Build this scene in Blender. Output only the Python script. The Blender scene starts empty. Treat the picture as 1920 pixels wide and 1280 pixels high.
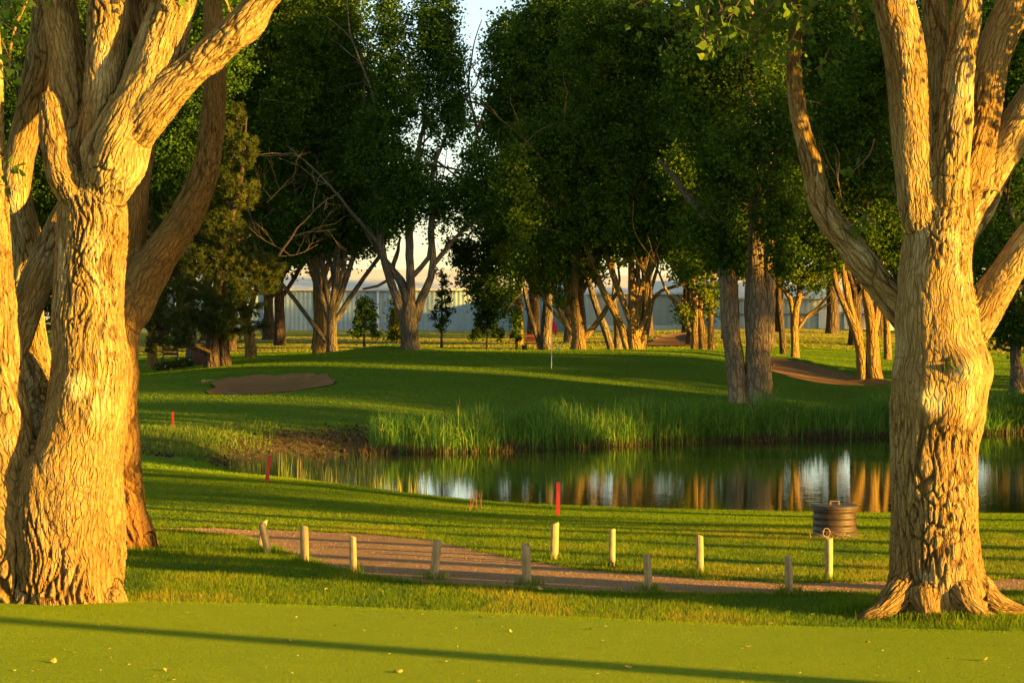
import bpy, math, random
import numpy as np
rng = np.random.default_rng(7); random.seed(7)
SC = bpy.context.scene
COL = SC.collection
R = math.radians
# ------------------------------------------------------------------ camera, sky, sun, exposure
F = 4533.0; HC = 3.0; HY = 600.0            # focal length and horizon row in the 1920 px picture, eye height
cam = bpy.data.cameras.new('camera'); camo = bpy.data.objects.new('camera', cam); COL.objects.link(camo)
cam.sensor_width = 36.0; cam.lens = 36.0*F/1920; cam.shift_y = -40.0/1920
cam.clip_start = 0.5; cam.clip_end = 8000
camo.location = (0, 0, HC); camo.rotation_euler = (R(90), 0, 0)
SC.camera = camo
SUN_EL = 7.5
sv = np.array([.877*math.cos(R(SUN_EL)), -.480*math.cos(R(SUN_EL)), math.sin(R(SUN_EL))]); sv /= np.linalg.norm(sv)
w = bpy.data.worlds.new('World'); SC.world = w; w.use_nodes = True
nt = w.node_tree; bg = nt.nodes['Background']
sky = nt.nodes.new('ShaderNodeTexSky'); sky.sky_type = 'NISHITA'; sky.sun_disc = False
sky.sun_elevation = R(SUN_EL); sky.sun_rotation = math.atan2(sv[0], sv[1]); sky.air_density = 1.0; sky.dust_density = 0.6
wm = nt.nodes.new('ShaderNodeMix'); wm.data_type = 'RGBA'; wm.blend_type = 'MULTIPLY'; wm.inputs[0].default_value = 1; 
tcw = nt.nodes.new('ShaderNodeTexCoord'); sxw = nt.nodes.new('ShaderNodeSeparateXYZ'); nt.links.new(tcw.outputs['Generated'], sxw.inputs[0])
rw = nt.nodes.new('ShaderNodeValToRGB'); rw.color_ramp.elements[0].position = .08; rw.color_ramp.elements[0].color = (.86, .92, 1.16, 1); rw.color_ramp.elements[1].position = .5; rw.color_ramp.elements[1].color = (.98, .80, .46, 1)
nt.links.new(sxw.outputs[2], rw.inputs[0]); nt.links.new(rw.outputs[0], wm.inputs[7])
nt.links.new(sky.outputs[0], wm.inputs[6]); nt.links.new(wm.outputs[2], bg.inputs[0]); bg.inputs[1].default_value = 0.084
sl = bpy.data.lights.new('sun', 'SUN'); sl.energy = 5.0; sl.angle = R(0.7); sl.color = (1.0, .545, .075)
so = bpy.data.objects.new('sun', sl); COL.objects.link(so)
from mathutils import Vector
so.rotation_euler = Vector(sv).to_track_quat('Z', 'Y').to_euler(); so.location = (60, -30, 20)
SC.view_settings.view_transform = 'Standard'; SC.view_settings.look = 'None'
SC.view_settings.exposure = 2.15; SC.view_settings.gamma = 1.0
SC.render.engine = 'CYCLES'
SC.cycles.max_bounces = 6; SC.cycles.diffuse_bounces = 3; SC.cycles.glossy_bounces = 3; SC.cycles.transmission_bounces = 3

# ------------------------------------------------------------------ helpers
def W(px, py, D):
    return np.array([(px-960.0)/F*D, D, HC-(py-HY)/F*D])
def hsh(ix, iy, iz, s=0):
    h = (ix.astype(np.int64)*73856093) ^ (iy.astype(np.int64)*19349663) ^ (iz.astype(np.int64)*83492791) ^ (s*2654435)
    h = (h ^ (h >> 13)) & 0x7fffffff
    h = (h*1274126177) & 0x7fffffff
    h = h ^ (h >> 16)
    h = (h*668265263) & 0x7fffffff
    return (h & 0xffffff)/float(0x1000000)
def vnoise(p, s=0):
    p = np.asarray(p, float); i = np.floor(p); f = p-i; i = i.astype(np.int64); f = f*f*(3-2*f); out = 0
    for a in (0, 1):
        for b in (0, 1):
            for c in (0, 1):
                wt = (f[..., 0] if a else 1-f[..., 0])*(f[..., 1] if b else 1-f[..., 1])*(f[..., 2] if c else 1-f[..., 2])
                out = out + wt*hsh(i[..., 0]+a, i[..., 1]+b, i[..., 2]+c, s)
    return out*2-1
def fbm(p, o=3, s=0):
    t = 0; a = 1; n = 0
    for k in range(o): t = t+a*vnoise(p*2**k, s+k); n += a; a *= .5
    return t/n
def voro(p, s=0):
    i = np.floor(p).astype(np.int64); F1 = np.full(len(p), 9.); F2 = F1.copy(); rid = np.zeros(len(p))
    for a in (-1, 0, 1):
        for b in (-1, 0, 1):
            for c in (-1, 0, 1):
                q = i+np.array([a, b, c])
                fx = np.stack([hsh(q[:, 0], q[:, 1], q[:, 2], s+k) for k in (11, 12, 13)], 1)
                d = np.linalg.norm(q+fx-p, axis=1); m = d < F1
                F2 = np.where(m, F1, np.minimum(F2, d)); rid = np.where(m, fx[:, 0], rid); F1 = np.where(m, d, F1)
    return F1, F2, rid
def sstep(x, a, b):
    t = np.clip((x-a)/(b-a), 0, 1); return t*t*(3-2*t)
def mesh_np(name, V, faces, mats=None, fm=None, smooth=True, attrs=None, fattr=None):
    """faces: list of int arrays (M,k)"""
    me = bpy.data.meshes.new(name); V = np.asarray(V, np.float32); me.vertices.add(len(V)); me.vertices.foreach_set('co', V.ravel())
    faces = [np.asarray(f, np.int32) for f in faces if len(f)]
    loops = np.concatenate([f.ravel() for f in faces]); cnt = np.concatenate([np.full(len(f), f.shape[1], np.int32) for f in faces])
    me.loops.add(len(loops)); me.loops.foreach_set('vertex_index', loops)
    me.polygons.add(len(cnt)); st = np.concatenate([[0], np.cumsum(cnt)[:-1]]).astype(np.int32)
    me.polygons.foreach_set('loop_start', st)
    me.polygons.foreach_set('use_smooth', np.full(len(cnt), smooth))
    for m in (mats or []): me.materials.append(m)
    if fm is not None: me.polygons.foreach_set('material_index', np.asarray(fm, np.int32))
    me.update(calc_edges=True)
    for k, a in (attrs or {}).items():
        a = np.asarray(a, np.float32)
        if a.ndim == 1: at = me.attributes.new(k, 'FLOAT', 'POINT'); at.data.foreach_set('value', a)
        else: at = me.attributes.new(k, 'FLOAT_VECTOR', 'POINT'); at.data.foreach_set('vector', a.ravel())
    for k, a in (fattr or {}).items():
        at = me.attributes.new(k, 'FLOAT', 'FACE'); at.data.foreach_set('value', np.asarray(a, np.float32))
    me.validate(); return me
def tag(o, label=None, cat=None, group=None, kind=None):
    if label: o['label'] = label
    if cat: o['category'] = cat
    if group: o['group'] = group
    if kind: o['kind'] = kind
    return o
def obj(name, me, parent=None, loc=None):
    o = bpy.data.objects.new(name, me); COL.objects.link(o)
    if parent is not None: o.parent = parent
    if loc is not None: o.location = loc
    return o
def thing(name, label, cat, loc=(0, 0, 0), group=None, rz=0):
    o = bpy.data.objects.new(name, None); COL.objects.link(o); o.location = tuple(loc); o.rotation_euler[2] = rz; o.empty_display_size = .2
    return tag(o, label, cat, group)
class MB:
    def __init__(s): s.V = []; s.F = {}; s.n = 0
    def add(s, V, *Fs):
        V = np.asarray(V, float)
        for f in Fs:
            f = np.asarray(f, int)
            if len(f): s.F.setdefault(f.shape[1], []).append(f+s.n)
        s.V.append(V); s.n += len(V); return s
    def box(s, x0, x1, y0, y1, z0, z1, rot=None, c=None):
        V = np.array([[x, y, z] for x in (x0, x1) for y in (y0, y1) for z in (z0, z1)], float)
        if rot is not None: V = V@np.array(rot).T
        if c is not None: V = V+np.array(c)
        return s.add(V, [[0, 1, 3, 2], [4, 6, 7, 5], [0, 4, 5, 1], [2, 3, 7, 6], [0, 2, 6, 4], [1, 5, 7, 3]])
    def lathe(s, prof, n=16, c=(0, 0, 0), cap=True):
        V = []; 
        for r, z in prof:
            for k in range(n): a = 2*math.pi*k/n; V.append([c[0]+r*math.cos(a), c[1]+r*math.sin(a), c[2]+z])
        Fq = [[i*n+k, i*n+(k+1) % n, (i+1)*n+(k+1) % n, (i+1)*n+k] for i in range(len(prof)-1) for k in range(n)]
        s.add(V, Fq)
        if cap:
            s.add(V[:n], [list(range(n))[::-1]]); s.add(V[-n:], [list(range(n))])
        return s
    def tube(s, P, r, n=8):
        V, Q, _ = tube(np.array(P, float), np.array(r, float)*np.ones(len(P)), n, None); s.add(V, Q); return s
    def mesh(s, name, mat, smooth=False):
        return mesh_np(name, np.concatenate(s.V), [np.concatenate(f) for f in s.F.values()], [mat], smooth=smooth)
def catmull(P, r, step):
    P = np.asarray(P, float); r = np.asarray(r, float)
    if len(P) < 2: return P, r
    E = np.concatenate([[2*P[0]-P[1]], P, [2*P[-1]-P[-2]]]); Er = np.concatenate([[r[0]], r, [r[-1]]])
    oP = []; orr = []
    for i in range(1, len(E)-2):
        n = max(1, int(np.linalg.norm(E[i+1]-E[i])/step))
        t = np.linspace(0, 1, n, endpoint=False)[:, None]
        a, b, c, d = E[i-1], E[i], E[i+1], E[i+2]
        oP.append(.5*((2*b)+(-a+c)*t+(2*a-5*b+4*c-d)*t**2+(-a+3*b-3*c+d)*t**3))
        tt = t[:, 0]; tt = tt*tt*(3-2*tt); orr.append(Er[i]*(1-tt)+Er[i+1]*tt)
    return np.concatenate(oP+[E[-2][None]]), np.concatenate(orr+[[Er[-2]]])
def frames(P):
    T = np.gradient(P, axis=0); T /= np.linalg.norm(T, axis=1)[:, None]+1e-9
    n1 = np.cross(T[0], [0, 1, 0.01]); n1 /= np.linalg.norm(n1); N = [n1]
    for i in range(1, len(P)):
        v = N[-1]-T[i]*np.dot(N[-1], T[i]); v /= np.linalg.norm(v); N.append(v)
    N = np.array(N); return T, N, np.cross(T, N)
def tube(P, r, n=12, step=.3, seed=0, rough=0.0, off=0.0):
    if step: P, r = catmull(P, r, step)
    T, N, B = frames(P); a = np.arange(n)*2*math.pi/n
    ca, sa = np.cos(a), np.sin(a); s = np.concatenate([[0], np.cumsum(np.linalg.norm(np.diff(P, axis=0), axis=1))])
    bark = np.stack([np.outer(r*0+r.mean(), ca), np.outer(r*0+r.mean(), sa), np.repeat(s[:, None], n, 1)], 2)+off
    rr = np.repeat(r[:, None], n, 1)
    if rough > 0:
        q = bark/np.array([r.mean()*.9, r.mean()*.9, r.mean()*2.5]); rr = rr*(1+rough*fbm(q.reshape(-1, 3), 2, seed).reshape(rr.shape)*2)
    V = P[:, None]+rr[..., None]*(N[:, None]*ca[None, :, None]+B[:, None]*sa[None, :, None])
    m = len(P); i = np.arange(m-1)[:, None]*n; k = np.arange(n)[None]; k2 = (k+1) % n
    Q = np.stack([i+k, i+k2, i+n+k2, i+n+k], 2).reshape(-1, 4)
    V = V.reshape(-1, 3); bk = bark.reshape(-1, 3)
    # end caps
    V = np.concatenate([V, P[:1], P[-1:]]); bk = np.concatenate([bk, bk[:1], bk[-1:]]); c0 = len(V)-2; kk = np.arange(n); kn = (kk+1) % n
    C = np.concatenate([np.stack([kn, kk, kk*0+c0, kk*0+c0], 1), np.stack([(m-1)*n+kk, (m-1)*n+kn, kk*0+c0+1, kk*0+c0+1], 1)])
    return V, np.concatenate([Q, C]) if False else Q, bk

# ------------------------------------------------------------------ materials
def mat(name): m = bpy.data.materials.new(name); m.use_nodes = True; return m, m.node_tree, m.node_tree.nodes['Principled BSDF']
def N(nt, t, **k):
    n = nt.nodes.new(t)
    for a, b in k.items():
        if a.startswith('_'): n.inputs[int(a[1:]) if a[1:].isdigit() else a[1:]].default_value = b
        else: setattr(n, a, b)
    return n
def ramp(nt, fac, stops):
    r = nt.nodes.new('ShaderNodeValToRGB'); e = r.color_ramp.elements
    while len(e) < len(stops): e.new(.5)
    for i, (p, c) in enumerate(stops): e[i].position = p; e[i].color = (*c, 1)
    nt.links.new(fac, r.inputs[0]); return r.outputs[0]
def mix(nt, fac, a, b):
    m = nt.nodes.new('ShaderNodeMix'); m.data_type = 'RGBA'
    for i, v in ((0, fac), (6, a), (7, b)):
        if isinstance(v, (int, float)): m.inputs[i].default_value = v
        elif isinstance(v, tuple): m.inputs[i].default_value = (*v, 1)
        else: nt.links.new(v, m.inputs[i])
    return m.outputs[2]
def noise(nt, vec, scale, det=4, rough=.6):
    n = N(nt, 'ShaderNodeTexNoise'); n.inputs['Scale'].default_value = scale; n.inputs['Detail'].default_value = det; n.inputs['Roughness'].default_value = rough
    if vec is not None: nt.links.new(vec, n.inputs['Vector'])
    return n.outputs[0]
def mapping(nt, vec, sc):
    m = N(nt, 'ShaderNodeMapping'); m.inputs['Scale'].default_value = sc; nt.links.new(vec, m.inputs[0]); return m.outputs[0]
def math_(nt, op, a, b=None, clamp=False):
    m = N(nt, 'ShaderNodeMath', operation=op); m.use_clamp = clamp
    for i, v in ((0, a), (1, b)):
        if v is None: continue
        if isinstance(v, (int, float)): m.inputs[i].default_value = v
        else: nt.links.new(v, m.inputs[i])
    return m.outputs[0]
def bump(nt, h, st, dist, nrm=None):
    b = N(nt, 'ShaderNodeBump'); b.inputs['Strength'].default_value = st; b.inputs['Distance'].default_value = dist
    nt.links.new(h, b.inputs['Height'])
    if nrm is not None: nt.links.new(nrm, b.inputs['Normal'])
    return b.outputs[0]
def plain(name, col, rough=.6, var=.25, scale=20, metal=0, bmp=0.0):
    m, nt, p = mat(name); tc = N(nt, 'ShaderNodeTexCoord').outputs['Object']
    f = noise(nt, tc, scale); c0 = tuple(v*(1-var) for v in col); c1 = tuple(min(1, v*(1+var)) for v in col)
    nt.links.new(ramp(nt, f, [(.3, c0), (.7, c1)]), p.inputs['Base Color']); p.inputs['Roughness'].default_value = rough; p.inputs['Metallic'].default_value = metal
    if bmp: nt.links.new(bump(nt, f, bmp, .02), p.inputs['Normal'])
    return m
def bark_mat(name, lo, hi, crack, fine, strength=1.0, dist=.03, crackw=.12, patch=None, furrow=False):
    m, nt, p = mat(name); at = N(nt, 'ShaderNodeAttribute'); at.attribute_name = 'barkco'; v = at.outputs['Vector']
    wv = N(nt, 'ShaderNodeVectorMath', operation='ADD'); nz = N(nt, 'ShaderNodeTexNoise'); nz.inputs['Scale'].default_value = 3.0
    nt.links.new(v, nz.inputs['Vector']); sc = N(nt, 'ShaderNodeVectorMath', operation='SCALE'); sc.inputs['Scale'].default_value = .12
    nt.links.new(nz.outputs['Color'], sc.inputs[0]); nt.links.new(v, wv.inputs[0]); nt.links.new(sc.outputs[0], wv.inputs[1]); v2 = wv.outputs[0]
    vo = N(nt, 'ShaderNodeTexVoronoi', feature='DISTANCE_TO_EDGE'); vo.inputs['Scale'].default_value = 1; nt.links.new(mapping(nt, v2, (fine, fine, fine*.16)), vo.inputs['Vector'])
    vo2 = N(nt, 'ShaderNodeTexVoronoi', feature='DISTANCE_TO_EDGE'); vo2.inputs['Scale'].default_value = 1; nt.links.new(mapping(nt, v2, (fine*2.3, fine*2.3, fine*.5)), vo2.inputs['Vector'])
    nf = noise(nt, mapping(nt, v2, (fine*3, fine*3, fine*1.2)), 1, 5, .7)
    e1 = math_(nt, 'MULTIPLY', vo.outputs['Distance'], 1/crackw/1.5, True); e2 = math_(nt, 'MULTIPLY', vo2.outputs['Distance'], 3.0, True)
    h = math_(nt, 'ADD', math_(nt, 'ADD', e1, math_(nt, 'MULTIPLY', e2, .35)), math_(nt, 'MULTIPLY', nf, .5))
    big = noise(nt, mapping(nt, v, (1.2, 1.2, .7)), 1, 3)
    col = ramp(nt, math_(nt, 'ADD', math_(nt, 'MULTIPLY', nf, .5), math_(nt, 'MULTIPLY', big, .5)), [(.35, lo), (.62, hi)])
    if patch: col = mix(nt, math_(nt, 'MULTIPLY', math_(nt, 'SUBTRACT', noise(nt, mapping(nt, v, (2.2, 2.2, .9)), 1, 4), .55), 6, True), col, patch)
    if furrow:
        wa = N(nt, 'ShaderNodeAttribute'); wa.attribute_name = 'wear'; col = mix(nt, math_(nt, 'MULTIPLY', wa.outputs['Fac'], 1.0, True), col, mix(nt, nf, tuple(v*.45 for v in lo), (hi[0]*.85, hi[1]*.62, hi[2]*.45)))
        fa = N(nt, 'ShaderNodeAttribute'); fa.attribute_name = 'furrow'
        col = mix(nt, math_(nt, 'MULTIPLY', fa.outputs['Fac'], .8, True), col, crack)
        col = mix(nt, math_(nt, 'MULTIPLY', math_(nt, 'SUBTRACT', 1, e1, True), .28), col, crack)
    else: col = mix(nt, math_(nt, 'MULTIPLY', math_(nt, 'SUBTRACT', 1, math_(nt, 'MULTIPLY', vo.outputs['Distance'], 1/crackw, True), True), .6), col, crack)
    if furrow:
        sa = N(nt, 'ShaderNodeAttribute'); sa.attribute_name = 'scar'; col = mix(nt, math_(nt, 'MULTIPLY', sa.outputs['Fac'], .75, True), col, (.56, .46, .24))
    nt.links.new(col, p.inputs['Base Color']); p.inputs['Roughness'].default_value = .9; p.inputs['Specular IOR Level'].default_value = .04
    nt.links.new(bump(nt, h, strength, dist), p.inputs['Normal']); return m
def leaf_mat(name, c0, c1, c2, trans=.35, spec=.06):
    m, nt, p = mat(name); at = N(nt, 'ShaderNodeAttribute'); at.attribute_name = 'tint'
    col = ramp(nt, at.outputs['Fac'], [(0, c0), (.55, c1), (1, c2)])
    nt.links.new(col, p.inputs['Base Color']); p.inputs['Roughness'].default_value = .6; p.inputs['Specular IOR Level'].default_value = spec
    tr = N(nt, 'ShaderNodeBsdfTranslucent'); nt.links.new(col, tr.inputs[0]); ms = N(nt, 'ShaderNodeMixShader'); ms.inputs[0].default_value = trans
    nt.links.new(p.outputs[0], ms.inputs[1]); nt.links.new(tr.outputs[0], ms.inputs[2]); nt.links.new(ms.outputs[0], nt.nodes['Material Output'].inputs[0]); return m
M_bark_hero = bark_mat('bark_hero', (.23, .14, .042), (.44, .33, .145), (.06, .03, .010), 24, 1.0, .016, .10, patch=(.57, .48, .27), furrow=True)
M_bark_shade = bark_mat('bark_shade_brown', (.17, .095, .03), (.34, .21, .075), (.05, .025, .01), 24, 1.0, .016, .10, furrow=True)  # darker copy of the hero bark, shade put into its colour
M_bark_pale = bark_mat('bark_pale', (.21, .125, .04), (.39, .265, .09), (.10, .06, .035), 9, 1.0, .05, .14)
M_bark_grey = bark_mat('bark_grey', (.13, .105, .08), (.27, .22, .165), (.05, .038, .028), 10, 1.0, .05, .14)
M_bark_warm = bark_mat('bark_warm', (.19, .135, .085), (.38, .29, .19), (.06, .04, .025), 10, 1.0, .05, .14)
M_bark_dark = bark_mat('bark_dark', (.07, .05, .035), (.15, .11, .08), (.03, .02, .015), 8, 1.0, .05, .14)
M_leaf = leaf_mat('leaf_cottonwood', (.025, .05, .006), (.075, .14, .012), (.18, .25, .02))
M_leaf_b = leaf_mat('leaf_bluish', (.02, .05, .008), (.062, .135, .016), (.16, .25, .024))
M_leaf_y = leaf_mat('leaf_yellow_and_sunlit', (.06, .09, .008), (.15, .19, .014), (.28, .29, .03), .5)  # sapling's own yellow-green; also paints sunlight on the low sprigs
M_leaf_near = leaf_mat('leaf_near', (.06, .12, .015), (.10, .18, .02), (.2, .25, .03), .4)
M_needle = leaf_mat('needle', (.035, .055, .012), (.08, .10, .020), (.17, .15, .025), .2)
M_reed = leaf_mat('reed', (.075, .18, .025), (.14, .30, .04), (.38, .36, .12), .3)
M_straw = leaf_mat('straw', (.08, .16, .02), (.22, .26, .05), (.42, .30, .12), .35)
M_blade = leaf_mat('grass_blade', (.085, .155, .008), (.17, .265, .010), (.34, .30, .03), .5)
M_turf = leaf_mat('turf_blade', (.23, .335, .008), (.26, .37, .010), (.31, .40, .012), .5)
M_dryblade = leaf_mat('dry_blade', (.24, .28, .03), (.32, .31, .05), (.42, .36, .09), .4)
M_fair = leaf_mat('fairway_blade', (.12, .21, .008), (.19, .32, .010), (.29, .37, .02), .5)
M_twig = plain('twig', (.16, .11, .07), .8)
M_twig_pale = plain('twig_pale', (.34, .24, .15), .8)  # paler brown for the dry vine and one rake
def grass_mat(name, c0, c1, c2, dry=None, fine=45, dist=.05, strength=1.0, mud=False):
    m, nt, p = mat(name); tc = N(nt, 'ShaderNodeTexCoord').outputs['Object']
    nf = noise(nt, tc, fine, 3, .7); nm = noise(nt, tc, 3.1, 4, .65); nb = noise(nt, tc, .35, 3)
    f = math_(nt, 'ADD', math_(nt, 'MULTIPLY', nf, .45), math_(nt, 'ADD', math_(nt, 'MULTIPLY', nm, .3), math_(nt, 'MULTIPLY', nb, .25)))
    col = ramp(nt, f, [(.36, c0), (.5, c1), (.66, c2)])
    sp = N(nt, 'ShaderNodeSeparateXYZ'); nt.links.new(tc, sp.inputs[0])
    if dry:
        d = math_(nt, 'MULTIPLY', math_(nt, 'SUBTRACT', math_(nt, 'ADD', sp.outputs[1], math_(nt, 'MULTIPLY', nb, 60)), 165), .02, True)
        col = mix(nt, math_(nt, 'MULTIPLY', d, .85), col, dry)
    nrm = bump(nt, math_(nt, 'ADD', nf, math_(nt, 'MULTIPLY', noise(nt, tc, fine*.35, 2), .8)), strength, dist)
    if mud:
        at = N(nt, 'ShaderNodeAttribute'); at.attribute_name = 'mud'
        mf = math_(nt, 'MULTIPLY', math_(nt, 'SUBTRACT', math_(nt, 'ADD', at.outputs['Fac'], math_(nt, 'MULTIPLY', math_(nt, 'SUBTRACT', noise(nt, tc, 2.2, 5, .7), .5), 1.6)), .45), 5, True)
        mc = ramp(nt, noise(nt, tc, 7, 5, .7), [(.35, (.045, .028, .018)), (.55, (.12, .075, .045)), (.68, (.26, .17, .10))])
        col = mix(nt, mf, col, mc)
    nt.links.new(col, p.inputs['Base Color']); p.inputs['Roughness'].default_value = .8; p.inputs['Specular IOR Level'].default_value = .1
    p.inputs['Sheen Weight'].default_value = .0
    nt.links.new(nrm, p.inputs['Normal']); return m
M_ground = grass_mat('turf', (.07, .15, .012), (.11, .21, .016), (.17, .25, .025), dry=(.36, .30, .09), fine=38, dist=.10, mud=True)
M_green = grass_mat('green_turf', (.20, .29, .010), (.24, .33, .012), (.28, .36, .015), fine=80, dist=.035, strength=1.0)
M_sand = grass_mat('bunker_sand', (.17, .095, .045), (.23, .13, .065), (.30, .175, .09), fine=20, dist=.03)
M_path = grass_mat('path_gravel', (.20, .12, .07), (.32, .20, .12), (.48, .32, .2), fine=55, dist=.03, strength=.9)
m, nt, p = mat('pond_water'); M_water = m
p.inputs['Base Color'].default_value = (.03, .045, .010, 1); p.inputs['Roughness'].default_value = .035; p.inputs['IOR'].default_value = 1.33
tc = N(nt, 'ShaderNodeTexCoord').outputs['Object']
h = math_(nt, 'ADD', math_(nt, 'MULTIPLY', noise(nt, mapping(nt, tc, (1.6, 3.5, 1)), 1.0, 2), 1.0), math_(nt, 'MULTIPLY', noise(nt, mapping(nt, tc, (5, 11, 1)), 1.0, 2), .25))
nt.links.new(bump(nt, h, .35, .0055), p.inputs['Normal'])

# ------------------------------------------------------------------ terrain
US = np.array([-2500, -300, 270, 450, 700, 960, 1250, 1400, 1550, 1700, 1950, 5000.])
def rowz(D, ys): return [HC-(y-HY)*D/F for y in ys]
tab = [
 (0, [0]*12), (34, [0]*12),
 (46, [0, 0, -.02, -.08, -.28, -.50, -.58, -.62, -.65, -.65, -.65, -.6]),
 (56, [0, -.1, -.28, -.6, -.65, -.65, -.65, -.65, -.65, -.65, -.65, -.5]),
 (64, [0, -.2, -.50, -.7, -.7, -.7, -.7, -.7, -.7, -.7, -.7, -.5]),
 (68, rowz(68, [798, 800, 806, 822, 838, 845, 850, 850, 850, 850, 850, 845])),
 (72, rowz(72, [785, 787, 790, 796, 808, 815, 835, 838, 838, 838, 838, 830])),
 (76, rowz(76, [768, 770, 775, 772, 775, 788, 808, 815, 818, 822, 822, 815])),
 (80, rowz(80, [752, 753, 755, 745, 745, 757, 772, 785, 795, 802, 805, 800])),
 (84, rowz(84, [736, 736, 737, 727, 727, 735, 745, 757, 768, 772, 775, 770])),
 (88, rowz(88, [724, 724, 722, 711, 708, 713, 718, 730, 745, 748, 750, 745])),
 (92, rowz(92, [714, 714, 712, 696, 690, 691, 691, 703, 724, 727, 728, 725])),
 (98, rowz(98, [706, 706, 705, 680, 668, 668, 665, 677, 701, 714, 716, 712])),
 (104, rowz(104, [703, 703, 704, 673, 656, 656, 652, 668, 693, 702, 704, 702])),
 (112, rowz(112, [688, 688, 690, 673, 660, 662, 661, 669, 677, 688, 688, 688])),
 (130, rowz(130, [668, 668, 668, 662, 658, 658, 652, 654, 654, 664, 664, 664])),
 (160, rowz(160, [648, 648, 648, 645, 644, 644, 634, 636, 626, 644, 646, 646])),
 (200, rowz(200, [632, 632, 632, 632, 632, 632, 618, 618, 615, 630, 632, 632])),
 (262, rowz(262, [620, 620, 620, 620, 620, 620, 619, 618, 616, 619, 620, 620])),
 (400, [2.2]*12)]
ug = np.arange(-2500, 5001, 25.); Dg = np.arange(0, 401, 1.)
tmp = np.array([np.interp(ug, US, r) for _, r in tab]); TD = np.array([d for d, _ in tab], float)
G = np.array([np.interp(Dg, TD, tmp[:, j]) for j in range(len(ug))]).T
def blur(a, s, ax):
    k = np.exp(-.5*(np.arange(-3*s, 3*s+1)/s)**2); k /= k.sum(); n = 3*s
    pad = [(0, 0), (0, 0)]; pad[ax] = (n, n); b = np.pad(a, pad, mode='edge')
    return np.apply_along_axis(lambda v: np.convolve(v, k, 'valid'), ax, b)
G = blur(blur(G, 2, 0), 3, 1)
pond_px = [(425, 882), (490, 905), (560, 912), (620, 921), (720, 940), (850, 957), (1000, 966), (1300, 976), (1640, 981), (1920, 986), (3000, 990),
           (3000, 800), (1920, 811), (1640, 819), (1200, 833), (960, 845), (700, 851), (560, 853), (440, 862)]
WZ = -.8
POND = np.array([[(a-960)/F*D, D] for a, b in pond_px for D in [(HC-WZ)*F/(b-HY)]])
def sdf(poly, x, y):
    x = np.asarray(x, float); y = np.asarray(y, float); d = np.full(x.shape, 1e9); inside = np.zeros(x.shape, bool); n = len(poly)
    for i in range(n):
        a = poly[i]; b = poly[(i+1) % n]; e = b-a
        t = np.clip(((x-a[0])*e[0]+(y-a[1])*e[1])/(e@e), 0, 1)
        d = np.minimum(d, (x-a[0]-t*e[0])**2+(y-a[1]-t*e[1])**2)
        c = ((a[1] <= y) & (b[1] > y)) | ((b[1] <= y) & (a[1] > y))
        with np.errstate(divide='ignore', invalid='ignore'): xi = a[0]+(y-a[1])/(b[1]-a[1] if b[1] != a[1] else 1e-9)*e[0]
        inside ^= c & (x < xi)
    d = np.sqrt(d); return np.where(inside, -d, d)
BUNK = []
def T(x, y):
    x = np.asarray(x, float); y = np.asarray(y, float)
    yy = np.maximum(y, 1.0); u = np.clip(x/yy*F+960, -2499, 4999); D = np.clip(y, 0, 399.9)
    ui = (u+2500)/25; i = np.clip(ui.astype(int), 0, len(ug)-2); fu = ui-i; j = np.clip(D.astype(int), 0, 399); fd = D-j
    z = (G[j, i]*(1-fu)+G[j, i+1]*fu)*(1-fd)+(G[j+1, i]*(1-fu)+G[j+1, i+1]*fu)*fd
    for px, DD, sx, sy, hh in ((735, 107, 2.0, 3, .28), (1345, 103, 1.8, 3, .18), (1330, 95, 2.5, 3, .12)):
        cx = (px-960)/F*DD; z = z+hh*np.exp(-((x-cx)/sx)**2-((y-DD)/sy)**2)
    nz = .03*vnoise(np.stack([x*.25, y*.12, x*0], -1))+.06*vnoise(np.stack([x*.06, y*.06, x*0], -1), 5)
    z = z+nz*sstep(y, 36, 50)
    sd = sdf(POND, x, y); sh = WZ+.34*sd+.05*vnoise(np.stack([x*1.3, y*1.3, x*0], -1), 9)*np.exp(-(sd/1.5)**2)
    k = .12; hh = np.clip(.5+.5*(sh-z)/k, 0, 1); z2 = sh*(1-hh)+z*hh-k*hh*(1-hh); z2 = np.maximum(z2, -2.2)
    z = np.where(sd < 12, z2, z)
    for poly, dep in BUNK:
        s = sdf(poly, x, y); z = z-dep*sstep(-s, -.05, .9)+.15*np.exp(-((s-.22)/.28)**2)*(y > poly[:, 1].mean())
    return z
def ground(px, py, dmin=15, dmax=300):
    D = np.arange(dmin, dmax, .05); x = (px-960)/F*D; d = T(x, D)-(HC-(py-HY)*D/F)
    k = np.argmax(d >= 0); D0 = D[k] if d[k] >= 0 else dmax
    x0 = (px-960)/F*D0; return np.array([x0, D0, float(T(np.array([x0]), np.array([D0]))[0])])
def gz(x, y): return float(T(np.array([float(x)]), np.array([float(y)]))[0])
bun1 = np.array([ground(a, b)[:2] for a, b in [(392, 714), (440, 707), (520, 702), (600, 704), (636, 713), (628, 722), (560, 732), (480, 740), (415, 740), (378, 738), (395, 727)]])
bun2 = np.array([ground(a, b)[:2] for a, b in [(1398, 667), (1440, 671), (1485, 676), (1540, 690), (1600, 703), (1672, 714), (1672, 722), (1600, 722), (1540, 718), (1480, 707), (1440, 694), (1396, 683)]])
bun3 = np.array([ground(a, b, 108)[:2] for a, b in [(1212, 645), (1225, 637), (1250, 630), (1296, 627), (1296, 640), (1294, 649), (1215, 650)]])
BUNK += [(bun1, .26), (bun2, .22), (bun3, .06)]
def axis(segs):
    out = []
    for a, b, s in segs: out.append(np.arange(a, b, s))
    return np.concatenate(out)
ys = np.concatenate([axis([(-80, 18, 7), (18, 40, .3), (40, 110, .3), (110, 150, .7), (150, 280, 2.5), (280, 400, 15)]), 400*1.25**np.arange(14)])
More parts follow.
